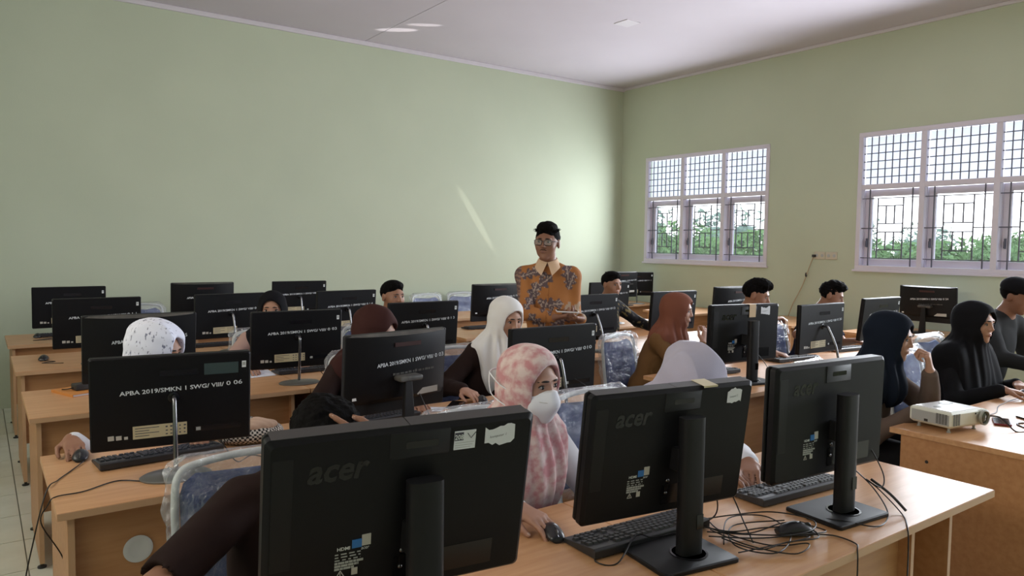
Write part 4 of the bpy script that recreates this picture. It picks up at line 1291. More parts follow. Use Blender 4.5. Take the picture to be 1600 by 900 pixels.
# ------------------------------------------------------------------ chairs
def chair(x, y, rz, label, seed=0, film=True, top=0.95):
    """faces -y; origin on the floor under the seat"""
    root = thing('chair', label, 'chair', (x, y, 0), math.radians(rz))
    w_ = 0.215

    def frame_back():
        pts = []
        for sx_ in (-1, 1):
            pts.append([(sx_ * w_, 0.17, 0.42), (sx_ * w_, 0.205, 0.62), (sx_ * (w_ - 0.002), 0.235, 0.84)])
        L = pts[0] + [(-w_ + 0.018, 0.246, 0.915), (-w_ + 0.07, 0.25, top - 0.012), (0, 0.252, top), (w_ - 0.07, 0.25, top - 0.012), (w_ - 0.018, 0.246, 0.915)] + pts[1][::-1]
        return MB().tube(spline(L, 5), 0.0115, 10)
    part('back_frame', frame_back, MT['chairframe'], root, key='chback%.2f' % top, smooth=60)

    def backrest():
        b = MB()
        N, K = 14, 10
        for side in (0,):
            front, back = [], []
        rings = []
        for j in range(K + 1):
            t = j / K
            z = 0.55 + (top - 0.02 - 0.55) * t
            yc = 0.193 + 0.06 * t
            hw = (w_ - 0.016) * (1 if t < 0.8 else 1 - 0.25 * ((t - 0.8) / 0.2) ** 2)
            th = 0.018 * (0.5 + 0.5 * math.sin(PI * min(1, max(0.05, t))) ** 0.5)
            rg = []
            for i in range(N):
                a = 2 * PI * i / N
                px = hw * (abs(math.cos(a)) ** 0.45) * (1 if math.cos(a) >= 0 else -1)
                py = th * (abs(math.sin(a)) ** 0.6) * (1 if math.sin(a) >= 0 else -1)
                dz = -0.045 * t ** 4 * (1 - (px / w_) ** 2)
                rg.append(Vector((px, yc + py + 0.02 * (1 - (px / w_) ** 2), z + dz)))
            rings.append(rg)
        return b.stack(rings)
    part('backrest', backrest, MT['chairblue'], root, key='chrest%.2f' % top, smooth=60)
    part('seat', lambda: MB().slab([(p[0], p[1]) for p in rrect(-0.21, 0.21, -0.21, 0.20, 0.05)], -0.462, -0.415, 0.014, Matrix.Rotation(-PI / 2, 4, 'X') @ Matrix.Scale(1, 4)), MT['chairblue'], root, key='chseat', smooth=50)

    def side(sx_):
        return MB().tube(spline([(sx_ * w_, -0.24, 0.012), (sx_ * w_, -0.20, 0.22), (sx_ * w_, -0.17, 0.40), (sx_ * w_, 0.0, 0.405), (sx_ * w_, 0.17, 0.41)], 5), 0.0115, 8)
    for s in (-1, 1):
        part('leg', lambda s=s: side(s), MT['chairframe'], root, key='chlegf%d' % s, smooth=60)
        part('leg', lambda s=s: MB().tube(spline([(s * w_, 0.17, 0.42), (s * w_, 0.21, 0.2), (s * w_, 0.26, 0.012)], 5), 0.0115, 8), MT['chairframe'], root, key='chlegr%d' % s, smooth=60)
    part('stretcher', lambda: MB().tube([(-w_, -0.205, 0.2), (w_, -0.205, 0.2)], 0.009, 8).tube([(-w_, 0.21, 0.2), (w_, 0.21, 0.2)], 0.009, 8), MT['chairframe'], root, key='chstr', smooth=60)
    if film:
        rnd = random.Random(seed)
        ph = [rnd.uniform(0, 6) for _ in range(6)]
        b = MB()
        N, K = 36, 18
        rings = []
        for j in range(K + 1):
            t = j / K
            z = 0.52 + (top + 0.016 - 0.52) * t
            yc = 0.193 + 0.063 * t
            rg = []
            for i in range(N):
                a = 2 * PI * i / N
                hw = w_ + 0.022 - (0.05 * ((t - 0.85) / 0.15) ** 2 if t > 0.85 else 0)
                cr = 0.006 * (math.sin(5 * a + 9 * t + ph[0]) + math.sin(9 * a - 17 * t + ph[1]) + 0.7 * math.sin(23 * t + 3 * a + ph[2]))
                px = (hw + cr) * (abs(math.cos(a)) ** 0.35) * (1 if math.cos(a) >= 0 else -1)
                py = (0.032 + cr * 1.2) * (abs(math.sin(a)) ** 0.6) * (1 if math.sin(a) >= 0 else -1) * (1 if t < 0.97 else 0.25)
                rg.append(Vector((px, yc + py, z + 0.004 * math.sin(7 * a + ph[3]))))
            rings.append(rg)
        b.stack(rings, False, True)
        part('plastic_cover', b, MT['film'], root, smooth=60)
    return root


def build_chairs():
    C_ = [
        (0.66, 2.03, 0, 'blue chair in clear plastic behind the boy holding his head'),
        (1.55, 2.16, 4, 'blue chair under the masked woman in pink'),
        (2.20, 2.18, 0, 'blue chair in plastic behind the pale lilac hijab'),
        (0.74, 3.72, 6, 'blue chair under the woman in white printed hijab'),
        (1.84, 3.78, 0, 'blue chair in plastic under the maroon hijab'),
        (2.40, 3.66, 6, 'blue chair in plastic under the white hijab'),
        (1.68, 5.16, 0, 'blue chair under the woman in black hijab'),
        (2.50, 5.10, 8, 'blue chair under the boy with neat hair'),
        (4.80, 5.02, -10, 'blue chair in plastic under the boy in dark batik'),
        (3.80, 3.60, 14, 'blue chair in clear plastic behind the rust brown hijab'),
        (5.00, 3.64, 10, 'blue chair under the messy haired boy'),
        (5.72, 3.66, 6, 'blue chair in shiny plastic right of the taped monitor'),
        (3.80, 2.10, 10, 'chair under the navy hijab beside the projector desk'),
        (4.85, 2.10, 0, 'chair in pale plastic under the large black hijab'),
        (5.75, 2.36, 0, 'chair under the man in a black cap'),
        (4.58, 7.86, 6, 'empty wrapped chair against the back wall, left of a pair'),
        (5.10, 7.90, -6, 'empty lilac blue wrapped chair against the back wall, right of a pair'),
        (3.66, 6.40, 0, 'empty wrapped chair behind the fourth row, right of the 0 1 3 monitor'),
        (1.30, 7.86, 0, 'empty chair at the back wall seen left of the rear bulged monitor'),
    ]
    for k, (x, y, rz, lab) in enumerate(C_):
        chair(x, y, rz, lab, k)


# ------------------------------------------------------------------ smooth bodies from distance fields
def V3(*a):
    return np.array(a, float)


class Field:
    def __init__(s, lo, hi, h):
        s.lo = np.array(lo, float)
        s.h = h
        s.n = np.maximum(4, np.ceil((np.array(hi) - s.lo) / h).astype(int) + 1)
        s.f = np.full(s.n, 1.0, np.float32)

    def block(s, lo, hi, m):
        a = np.clip(np.floor((np.array(lo) - m - s.lo) / s.h).astype(int), 0, s.n)
        b = np.clip(np.ceil((np.array(hi) + m - s.lo) / s.h).astype(int) + 1, 0, s.n)
        if (b <= a).any():
            return None
        sl = tuple(slice(int(p), int(q)) for p, q in zip(a, b))
        ax = [(s.lo[i] + s.h * np.arange(a[i], b[i])).astype(np.float32) for i in range(3)]
        return sl, ax[0][:, None, None], ax[1][None, :, None], ax[2][None, None, :]

    def _op(s, prim, k, op):
        fn, lo, hi = prim
        r = s.block(lo, hi, max(0.012, 3 * s.h, k * 1.2))
        if r is None:
            return
        sl, X, Y, Z = r
        d = fn(X, Y, Z)
        f = s.f[sl]
        if op == 'u':
            if k > 0:
                hh = np.maximum(k - np.abs(f - d), 0) / k
                s.f[sl] = np.minimum(f, d) - hh * hh * k * 0.25
            else:
                s.f[sl] = np.minimum(f, d)
        elif op == 's':
            d = -d
            if k > 0:
                hh = np.maximum(k - np.abs(f - d), 0) / k
                s.f[sl] = np.maximum(f, d) + hh * hh * k * 0.25
            else:
                s.f[sl] = np.maximum(f, d)

    def add(s, prim, k=0.0):
        s._op(prim, k, 'u')

    def sub(s, prim, k=0.0):
        s._op(prim, k, 's')

    def cut(s, fn):
        """keep only where fn < 0"""
        ax = [(s.lo[i] + s.h * np.arange(s.n[i])).astype(np.float32) for i in range(3)]
        s.f = np.maximum(s.f, fn(ax[0][:, None, None], ax[1][None, :, None], ax[2][None, None, :])).astype(np.float32)

    def displace(s, fn, band=0.03):
        idx = np.nonzero(np.abs(s.f) < band)
        P = np.stack(idx, 1) * s.h + s.lo
        s.f[idx] += fn(P).astype(np.float32)

    def mesh(s):
        f = s.f
        f[0], f[-1], f[:, 0], f[:, -1], f[:, :, 0], f[:, :, -1] = 1, 1, 1, 1, 1, 1
        g = f < 0
        c = np.zeros(s.n - 1, np.int8)
        for i in (0, 1):
            for j in (0, 1):
                for k in (0, 1):
                    c += g[i:s.n[0] - 1 + i, j:s.n[1] - 1 + j, k:s.n[2] - 1 + k]
        act = (c > 0) & (c < 8)
        I = np.argwhere(act)
        num = np.full(c.shape, -1, np.int32)
        num[act] = np.arange(len(I))
        acc = np.zeros((len(I), 3))
        cnt = np.zeros(len(I))
        cs = [(i, j, k) for i in (0, 1) for j in (0, 1) for k in (0, 1)]
        vals = {o: f[I[:, 0] + o[0], I[:, 1] + o[1], I[:, 2] + o[2]] for o in cs}
        for o in cs:
            for ax in range(3):
                if o[ax]:
                    continue
                q = list(o)
                q[ax] = 1
                q = tuple(q)
                a, b = vals[o], vals[q]
                m = (a < 0) != (b < 0)
                t = np.where(m, a / np.where(m, a - b, 1), 0)
                p = np.array(o, float)[None, :] + t[:, None] * (np.array(q) - np.array(o))[None, :]
                acc += p * m[:, None]
                cnt += m
        pos = s.lo + s.h * (I + acc / np.maximum(cnt, 1)[:, None])
        quads = []
        for ax in range(3):
            o1, o2 = [(1, 2), (2, 0), (0, 1)][ax]
            sa = [slice(None)] * 3
            sb = [slice(None)] * 3
            sa[ax], sb[ax] = slice(0, -1), slice(1, None)
            A, B = g[tuple(sa)], g[tuple(sb)]
            E = np.argwhere(A != B)
            fl = A[tuple(E.T)]
            ok = (E[:, o1] > 0) & (E[:, o2] > 0) & (E[:, o1] < s.n[o1] - 1) & (E[:, o2] < s.n[o2] - 1)
            E, fl = E[ok], fl[ok]
            d1 = np.zeros(3, int)
            d1[o1] = 1
            d2 = np.zeros(3, int)
            d2[o2] = 1
            qd = np.stack([num[tuple((E - d1 - d2).T)], num[tuple((E - d2).T)], num[tuple(E.T)], num[tuple((E - d1).T)]], 1)
            qd[~fl] = qd[~fl][:, ::-1]
            quads.append(qd)
        return pos, np.concatenate(quads)


def np_mesh(name, pos, quads, m, colors=None):
    me = bpy.data.meshes.new(name)
    me.vertices.add(len(pos))
    me.vertices.foreach_set('co', pos.astype(np.float32).ravel())
    me.loops.add(len(quads) * 4)
    me.loops.foreach_set('vertex_index', quads.astype(np.int32).ravel())
    me.polygons.add(len(quads))
    me.polygons.foreach_set('loop_start', np.arange(0, len(quads) * 4, 4, dtype=np.int32))
    me.polygons.foreach_set('loop_total', np.full(len(quads), 4, np.int32))
    me.update(calc_edges=True)
    me.validate()
    me.polygons.foreach_set('use_smooth', [True] * len(me.polygons))
    me.materials.append(m)
    if colors is not None:
        a = me.color_attributes.new('print', 'FLOAT_COLOR', 'POINT')
        c4 = np.ones((len(pos), 4), np.float32)
        c4[:, :3] = colors
        a.data.foreach_set('color', c4.ravel())
    return me


def cone(a, b, ra, rb):
    a, b = np.array(a, float), np.array(b, float)
    d = b - a
    L2 = max(1e-9, float(d @ d))
    r = max(ra, rb)

    def fn(X, Y, Z):
        px, py, pz = X - a[0], Y - a[1], Z - a[2]
        t = np.clip((px * d[0] + py * d[1] + pz * d[2]) / L2, 0, 1)
        return np.sqrt((px - t * d[0]) ** 2 + (py - t * d[1]) ** 2 + (pz - t * d[2]) ** 2) - (ra + (rb - ra) * t)
    return fn, np.minimum(a, b) - r, np.maximum(a, b) + r


def ell(c, r, R=None):
    c, r = np.array(c, float), np.array(r, float)
    m = r if R is None else np.abs(R) @ r

    def fn(X, Y, Z):
        x, y, z = X - c[0], Y - c[1], Z - c[2]
        if R is not None:
            x, y, z = (R[0, 0] * x + R[1, 0] * y + R[2, 0] * z, R[0, 1] * x + R[1, 1] * y + R[2, 1] * z, R[0, 2] * x + R[1, 2] * y + R[2, 2] * z)
        k0 = np.sqrt((x / r[0]) ** 2 + (y / r[1]) ** 2 + (z / r[2]) ** 2)
        k1 = np.sqrt((x / r[0] ** 2) ** 2 + (y / r[1] ** 2) ** 2 + (z / r[2] ** 2) ** 2)
        return k0 * (k0 - 1) / np.maximum(k1, 1e-6)
    return fn, c - m, c + m


def wave(P, s, seed):
    q = random.Random(seed)
    o = np.zeros(len(P))
    for _ in range(5):
        k = np.array([q.gauss(0, 1), q.gauss(0, 1), q.gauss(0, 1)]) * s
        o += np.sin(P @ k + q.uniform(0, 6.28))
    return o / 5


def nrm(v):
    return v / max(1e-9, np.linalg.norm(v))


UP = V3(0, 0, 1)


def axes(yaw, pitch=0, roll=0):
    """columns: person's right, forward, up; yaw 0 looks along -y, positive turns towards +x; pitch nods down"""
    y, p, r = (math.radians(v) for v in (yaw, pitch, roll))
    F0 = V3(math.sin(y), -math.cos(y), 0)
    R0 = np.cross(F0, UP)
    F = F0 * math.cos(p) - UP * math.sin(p)
    U = UP * math.cos(p) + F0 * math.sin(p)
    R1 = R0 * math.cos(r) + U * math.sin(r)
    U1 = -R0 * math.sin(r) + U * math.cos(r)
    return np.stack([R1, F, U1], 1)


def head_prims(S, A, c, neck, sc=1.0, male=True):
    g = lambda x, y, z: c + A @ (V3(x, y, z) * sc)
    e = lambda x, y, z, a, b, d: ell(g(x, y, z), V3(a, b, d) * sc, A)
    S.add(e(0, -0.012, 0.032, 0.075, 0.094, 0.084))
    S.add(e(0, 0.034, -0.012, 0.066, 0.060, 0.078), 0.03)
    S.add(e(0, 0.030, -0.066, 0.052 if male else 0.047, 0.054, 0.042), 0.03)
    S.add(e(0, 0.070, -0.096, 0.022, 0.018, 0.016), 0.025)
    for q in (-1, 1):
        S.add(e(0.038 * q, 0.060, -0.026, 0.022, 0.022, 0.024), 0.02)
        S.add(e(0.078 * q, -0.004, -0.004, 0.009, 0.019, 0.031), 0.008)
    S.add(cone(g(-0.034, 0.083, 0.026), g(0.034, 0.083, 0.026), 0.010 * sc, 0.010 * sc), 0.015)
    for q in (-1, 1):
        S.sub(e(0.031 * q, 0.101, 0.006, 0.017, 0.013, 0.0105), 0.010)
    nt_ = 0.109 if male else 0.1045
    S.add(cone(g(0, 0.090, 0.014), g(0, nt_, -0.022), 0.0075 * sc, (0.0115 if male else 0.0098) * sc), 0.010)
    for q in (-1, 1):
        S.add(e(0.011 * q, 0.097, -0.026, 0.008, 0.009, 0.007), 0.006)
    S.add(e(0, 0.088, -0.055, 0.024, 0.010, 0.011), 0.008)
    S.sub(cone(g(-0.020, 0.101, -0.0555), g(0.020, 0.101, -0.0555), 0.0022, 0.0022), 0.004)
    S.add(cone(neck, g(0, -0.018, -0.060), 0.056 * sc, 0.052 * sc), 0.02)


def hand_prims(S, wrist, d, n, side, curl=(20, 22, 20), spread=0.10, thumb=(0.75, 0.45), sc=1.0):
    """d: wrist to knuckles, n: out of the palm, side: +1 when the thumb lies along d x n"""
    d, n = nrm(d), n - d * (n @ d)
    n = nrm(n)
    t = np.cross(d, n) * side
    K = []
    for i, (o, L) in enumerate(((0.030, 0.086), (0.010, 0.090), (-0.010, 0.086), (-0.028, 0.078))):
        k = wrist + (d * L + t * o) * sc
        K.append(k)
        S.add(cone(wrist + (d * 0.012 + t * o * 0.55) * sc, k, 0.0145 * sc, 0.0115 * sc), 0.012)
    Ls = ((0.040, 0.024, 0.018), (0.045, 0.028, 0.019), (0.041, 0.026, 0.018), (0.032, 0.019, 0.016))
    tips = []
    for i, k in enumerate(K):
        a = 0.0
        p = k
        sp = (0.045 - i * 0.03) * spread / 0.1
        for j in range(3):
            a += math.radians(curl[j] * (1 + 0.08 * i))
            dirv = nrm((d + t * sp) * math.cos(a) + n * math.sin(a))
            q = p + dirv * Ls[i][j] * sc
            r0, r1 = (0.0090, 0.0083, 0.0077)[j] * sc, (0.0083, 0.0077, 0.0066)[j] * sc
            if i == 3:
                r0, r1 = r0 * 0.88, r1 * 0.88
            S.add(cone(p, q, r0, r1), 0.003)
            p = q
        tips.append((p, dirv))
    b = wrist + (d * 0.022 + t * 0.022) * sc
    m = b + nrm(d * (1 - thumb[0] * 0.5) + t * thumb[0] + n * 0.25) * 0.042 * sc
    e = m + nrm(d + t * thumb[1] * 0.4 + n * 0.35) * 0.032 * sc
    q = e + nrm(d - t * 0.1 + n * 0.4) * 0.024 * sc
    S.add(cone(b, m, 0.0145 * sc, 0.0115 * sc), 0.008)
    S.add(cone(m, e, 0.0105 * sc, 0.0092 * sc), 0.003)
    S.add(cone(e, q, 0.0092 * sc, 0.0072 * sc), 0.003)
    tips.append((q, nrm(q - e)))
    return tips


def ik(S, W, hint, L1, L2):
    v = W - S
    d = np.linalg.norm(v)
    if d > (L1 + L2) * 0.995:
        W = S + v / d * (L1 + L2) * 0.995
        d = (L1 + L2) * 0.995
    u = nrm(W - S)
    a = (L1 * L1 - L2 * L2 + d * d) / (2 * d)
    h = math.sqrt(max(0, L1 * L1 - a * a))
    hv = hint - u * (hint @ u)
    return S + u * a + nrm(hv) * h, W


def person(label, base, body_yaw, head, hrot, skin, top, arms, hijab=None, cape=1.0, hair=None, bottom='trousers', stand=False, vox=0.0068, male=True, long_sleeve=(True, True), cover=1.0, printed=None, group=None, mask=False, glasses=False, sc=1.0, collar=None, lean_back=0.0, fold=0.007, eyes=True, hood=1.0, crease=0.0, shirt_fit=1.0, gaze=0.0):
    bx, by = base
    root = thing('person', label, 'person', (bx, by, 0), 0, group)
    O = V3(bx, by, 0)
    B = axes(body_yaw)
    R, F = B[:, 0], B[:, 1]
    H = axes(*hrot)
    hc = np.array(head, float)
    neck = hc + H @ V3(0, -0.035, -0.095) * sc
    nb = neck - UP * 0.055 * sc - F * 0.012                   # base of the neck
    hip = V3(bx, by, 0.93 if stand else 0.575)
    spine = nrm(nb - hip)
    chest = nb - spine * 0.17
    SH = {}
    for s in (-1, 1):                                          # -1 person's left, +1 right
        SH[s] = nb - spine * 0.066 * sc + R * s * (0.163 if male else 0.148) * sc
    L1, L2 = 0.285 * sc, 0.25 * sc
    J = {}
    for s, spec in arms.items():
        E, W = ik(SH[s], np.array(spec['w'], float), np.array(spec.get('hint', (0, 0, -1)), float), spec.get('L1', L1), L2)
        J[s] = (SH[s], E, W, spec)

    # skin: head, neck, trunk core, arms and hands in one surface
    pts = [hc + V3(0.14, 0.14, 0.15), hc - V3(0.14, 0.14, 0.15), nb + V3(0.24, 0.16, 0.04), nb - V3(0.24, 0.16, 0.22)]
    for s, (a, e, w_, sp) in J.items():
        pts += [a, e, w_ + 0.21, w_ - 0.21, e + 0.05, e - 0.05]
    lo, hi = np.min(pts, 0) - 0.03, np.max(pts, 0) + 0.03
    S = Field(lo, hi, vox)
    S.add(cone(nb + spine * 0.01, nb - spine * 0.22, 0.062, 0.075))
    for s in (-1, 1):
        S.add(cone(nb - spine * 0.03, SH[s], 0.05 * sc, 0.05 * sc), 0.04)
    head_prims(S, H, hc, nb, sc, male)
    tipd = {}
    for s, (a, e, w_, sp) in J.items():
        S.add(cone(a, e, 0.046 * sc, 0.038 * sc), 0.03)
        S.add(cone(e, w_, 0.038 * sc, 0.0255 * sc), 0.015)
        if 'd' in sp:
            tipd[s] = hand_prims(S, w_, np.array(sp['d'], float), np.array(sp['n'], float), sp.get('side', 1), sp.get('curl', (18, 22, 18)), sp.get('spread', 0.1), sp.get('thumb', (0.75, 0.45)), 0.98 * sc)
    p, q = S.mesh()
    link('body', np_mesh('body', p - O, q, MT[skin]), root)
    for s, tips in tipd.items():
        if J[s][3].get('nails'):
            for (tp, dv) in tips:
                nn = nrm(-np.array(J[s][3]['n'], float) + dv * 0.1)
                mb = MB().ell((0, 0, 0), (0.0052, 0.008, 0.0022), 10, 6)
                X = np.cross(nn, dv)
                M_ = Matrix([[X[i], dv[i], nn[i], tp[i] - O[i] + nn[i] * 0.0055 - dv[i] * 0.001] for i in range(3)] + [[0, 0, 0, 1]])
                part('fingernail', MB().add([M_ @ Vector(v) for v in mb.v], mb.f), MT['nail'], root, smooth=60)

    g = lambda x, y, z: hc + H @ (V3(x, y, z) * sc)
    HM = Matrix([[H[i, 0] * sc, H[i, 1] * sc, H[i, 2] * sc, hc[i] - O[i]] for i in range(3)] + [[0, 0, 0, 1]])

    def hp(name, mb, m, **k):
        return part(name, MB().add([HM @ Vector(v) for v in mb.v], mb.f), m, root, **k)
    if eyes:
        for s in (-1, 1):
            ey = hp('eye', MB().ell((0.031 * s, 0.0800, 0.006), (0.0125, 0.010, 0.0062), 12, 8), MT['eyew'], smooth=60)
            ir = MB().ell((0.031 * s + gaze * 0.005, 0.0872, 0.0055), (0.0066, 0.0040, 0.0062), 10, 6)
            part('iris', MB().add([HM @ Vector(v) for v in ir.v], ir.f), MT['iris'], ey, smooth=60)
            ld = MB().tube([(0.031 * s + 0.0145 * math.cos(a), 0.0885 - 0.0022 * math.cos(a) ** 2 * (1 + s * math.cos(a)), 0.006 + 0.0078 * math.sin(a)) for a in [PI * (0.03 + 0.94 * k / 8) for k in range(9)]], 0.0016, 5)
            part('eyelid', MB().add([HM @ Vector(v) for v in ld.v], ld.f), MT['brow'], ey, smooth=60)
            br = []
            for k in range(7):
                t = k / 6
                br.append((s * (0.012 + 0.036 * t), 0.0990 - 0.019 * t ** 2, 0.0235 + 0.006 * math.sin(PI * (0.2 + 0.6 * t)) - 0.003 * t))
            hp('eyebrow', MB().tube(br, [0.002, 0.0032, 0.0036, 0.0034, 0.003, 0.0022, 0.001], 6), MT['brow'], smooth=60)
        if not mask:
            lp = []
            rr = []
            for k in range(9):
                t = k / 8 * 2 - 1
                lp.append((0.022 * t, 0.0962 - 0.011 * t * t, -0.0525 + 0.0012 * math.cos(2 * PI * t)))
                rr.append(0.0008 + 0.0031 * (1 - t * t) ** 0.7)
            lo_ = [(p_[0] * 0.88, p_[1] - 0.0005, -0.0595 - 0.001 * (1 - (p_[0] / 0.022) ** 2)) for p_ in lp]
            hp('lips', MB().tube(lp, rr, 6).tube(lo_, [r_ * 1.2 for r_ in rr], 6), MT['lipsm' if male else 'lips'], smooth=60)

    # upper garment
    hg = max(0.0082, vox * 1.35)
    pts = [nb + V3(0.28, 0.25, 0.03), nb - V3(0.28, 0.25, 0.0), hip + V3(0.26, 0.26, 0.1), hip - V3(0.26, 0.26, 0.12)]
    for s, (a, e, w_, sp) in J.items():
        pts += [a + 0.1, a - 0.1, e + 0.09, e - 0.09, w_ + 0.07, w_ - 0.07]
    S = Field(np.min(pts, 0) - 0.02, np.max(pts, 0) + 0.02, hg)
    fit = shirt_fit
    S.add(ell(chest - spine * 0.02, V3(0.165 if male else 0.150, 0.108, 0.19) * fit * sc, axes(body_yaw)))
    S.add(ell((chest + hip) / 2, V3(0.160, 0.115, 0.19) * fit * sc, axes(body_yaw)), 0.06)
    S.add(ell(hip + UP * 0.01, V3(0.172, 0.132, 0.115) * fit * sc, axes(body_yaw)), 0.06)
    for s in (-1, 1):
        S.add(cone(nb - spine * 0.022, SH[s] - spine * 0.004, 0.056 * sc, 0.056 * sc), 0.05)
    S.sub(ell(neck + UP * 0.03 * sc + F * 0.012, V3(0.062, 0.066, 0.105) * sc), 0.01)
    for s, (a, e, w_, sp) in J.items():
        S.add(cone(a, e, 0.060 * sc * fit, 0.052 * sc * fit), 0.03)
        lg = long_sleeve[0 if s == -1 else 1]
        if lg is True:
            wv = e + (w_ - e) * 0.93
            S.add(cone(e, wv, 0.052 * sc * fit, 0.036 * sc * fit + 0.004), 0.02)
        elif lg:
            pass
    if any(v is not True for v in long_sleeve):
        for s, (a, e, w_, sp) in J.items():
            lg = long_sleeve[0 if s == -1 else 1]
            if lg is not True:
                # a short sleeve: cut the cloth past the given share of the upper arm
                u = nrm(e - a)
                cpt = a + (e - a) * lg
                fn0 = cone(cpt + u * 0.075, e + u * 0.03, 0.085, 0.075)
                S.sub(fn0, 0.0)
    sd = int(abs(bx * 131 + by * 71)) + 1
    S.displace(lambda P: 0.0035 * wave(P, 26, sd) + 0.0035 * wave(P * V3(1, 1, 0.45), 48, sd + 1))
    p, q = S.mesh()
    cols = printed(p, nb, B) if printed else None
    link('shirt' if not hijab else 'tunic', np_mesh('shirt', p - O, q, MT[top], cols), root)
    if collar:
        for s in (-1, 1):
            a0 = nb + UP * 0.062 + F * 0.005
            pl = []
            for k in range(7):
                t = k / 6
                ang = PI * (0.52 - 1.0 * t) if s > 0 else PI * (0.48 + 1.0 * t)
                pl.append((ang, t))
            mb = MB()
            for k in range(7):
                t = k / 6
                an = math.radians(180 * t) * s
                dirv = -F * math.cos(an) + R * math.sin(an)
                top_ = nb + dirv * (0.062 - 0.004 * t) + UP * (0.072 - 0.050 * t) + F * 0.012
                drop = 0.030 + 0.045 * t ** 3
                bot = nb + dirv * (0.072 + 0.012 * t) + UP * (0.062 - 0.050 * t - drop) + F * (0.012 + 0.045 * t ** 2) + R * s * 0.035 * t ** 3
                pl[k] = (top_ - O, bot - O)
            rings = []
            for tp, bt in pl:
                th = nrm(np.cross(bt - tp, UP)) * 0.0
                nv = nrm((tp + bt) / 2 + O - nb) * V3(1, 1, 0) * 0.004
                rings.append([tp, bt, bt + nv, tp + nv])
            mb.stack([[tuple(v) for v in r_] for r_ in rings])
            part('collar', mb, MT[collar], root, smooth=40)

    # lower garment and shoes
    S = Field(hip - V3(0.75, 0.75, 0.95), hip + V3(0.75, 0.75, 0.18), 0.014)
    S.add(ell(hip, V3(0.165, 0.125, 0.11), axes(body_yaw)))
    for s in (-1, 1):
        h0 = hip + R * s * 0.085
        if stand:
            kn = V3(0, 0, -0.43) + h0 + F * 0.02
            an = kn + UP * -0.40
        else:
            kn = h0 + F * 0.40 - UP * 0.02 + R * s * 0.02
            an = V3(kn[0], kn[1], 0.10) - F * 0.02
        S.add(cone(h0, kn, 0.085, 0.066), 0.04)
        S.add(cone(kn, an, 0.062, 0.052 if bottom == 'trousers' else 0.085), 0.03 if bottom == 'trousers' else 0.12)
        fo = V3(an[0], an[1], 0.0)
        mb = MB().ell((0, 0, 0), (0.045, 0.125, 0.05), 14, 8)
        M_ = Matrix([[R[i], F[i], UP[i], fo[i] - O[i] + F[i] * 0.06 + UP[i] * 0.036] for i in range(3)] + [[0, 0, 0, 1]])
        vv = [M_ @ Vector(v) for v in mb.v]
        part('shoe', MB().add([(v.x, v.y, max(0.002, v.z)) for v in vv], mb.f), MT['shoe'], root, smooth=60)
    p, q = S.mesh()
    link('trousers' if bottom == 'trousers' else 'skirt', np_mesh('trousers', p - O, q, MT['trousers'] if bottom == 'trousers' else MT[bottom]), root)

    if hijab:
        hh = max(0.0058, vox)
        k = cape
        lo = np.minimum(np.minimum(hc - 0.17, nb - V3(0.26, 0.26, 0.36 * max(1, k))), nb - 0.2)
        hi = np.maximum(hc + 0.17, nb + V3(0.26, 0.26, 0.05))
        S = Field(lo, hi, hh)
        e = lambda x, y, z, a, b, d: ell(g(x, y, z), V3(a, b, d) * sc, H)
        S.add(e(0, -0.016, 0.028, 0.094 * hood, 0.115 * hood, 0.104 * hood))
        S.add(e(0, 0.008, -0.055, 0.086, 0.085, 0.085), 0.05)
        S.add(e(0, 0.020, 0.030, 0.082, 0.078, 0.090), 0.03)
        S.add(cone(g(0, -0.02, -0.05), nb - UP * 0.01, 0.088 * sc, 0.105 * sc), 0.05)
        wv = 0.115 * min(1.35, k)
        S.add(cone(nb - UP * 0.055 - R * wv, nb - UP * 0.055 + R * wv, 0.082, 0.082), 0.07)
        S.add(ell(nb - UP * (0.12 * k + 0.02) + F * 0.055, V3(0.145 * k, 0.095, 0.155 * k), B), 0.05)
        S.add(ell(nb - UP * (0.10 * k) - F * 0.045, V3(0.14 * k, 0.095, 0.135 * k), B), 0.05)
        if k > 1.25:
            for s in (-1, 1):
                S.add(cone(SH[s], SH[s] - UP * 0.22 + F * 0.08, 0.085, 0.10), 0.06)
        if cover > 0:
            def opening(X, Y, Z):
                x, y, z = X - hc[0], Y - hc[1], Z - hc[2]
                u = H[0, 0] * x + H[1, 0] * y + H[2, 0] * z
                v = H[0, 1] * x + H[1, 1] * y + H[2, 1] * z
                q_ = H[0, 2] * x + H[1, 2] * y + H[2, 2] * z
                ww = (0.062 - 0.10 * np.maximum(0, -0.03 - q_)) * cover * sc
                o_ = (np.sqrt((u / np.maximum(ww, 0.02)) ** 2 + ((q_ + 0.014) / (0.090 * cover * sc)) ** 2) - 1) * 0.06
                return np.maximum(o_, 0.036 * sc - v - 0.15 * q_)
            S.sub((opening, hc - 0.16, hc + 0.16), 0.008)
        nz = float((neck + UP * 0.02)[2])
        rp = [random.Random(sd + 5).uniform(0, 6) for _ in range(1)][0]

        def folds(P):
            d = P - nb
            th = np.arctan2(d @ F, d @ R)
            wgt = np.clip((nz + 0.03 - P[:, 2]) / 0.12, 0, 1)
            f1 = np.sin(9 * th + 2.2 * np.sin(3 * th + rp) + 6 * P[:, 2] + rp)
            uu = (P - hc) @ H
            cr = crease * (1 - wgt) * (np.abs(np.sin(27 * uu[:, 0] + 9 * uu[:, 1] + 0.9 + 1.8 * wave(P, 14, sd + 4))) - 0.6)
            return cr + fold * wgt * (f1 + 0.5 * np.sin(17 * th + rp * 2 + 9 * P[:, 2])) + 0.0022 * wave(P, 30, sd + 9) + 0.0015 * (1 - wgt) * np.sin(70 * (P @ H[:, 2]) + 5 * wave(P, 10, sd + 3))
        S.displace(folds)
        p, q = S.mesh()
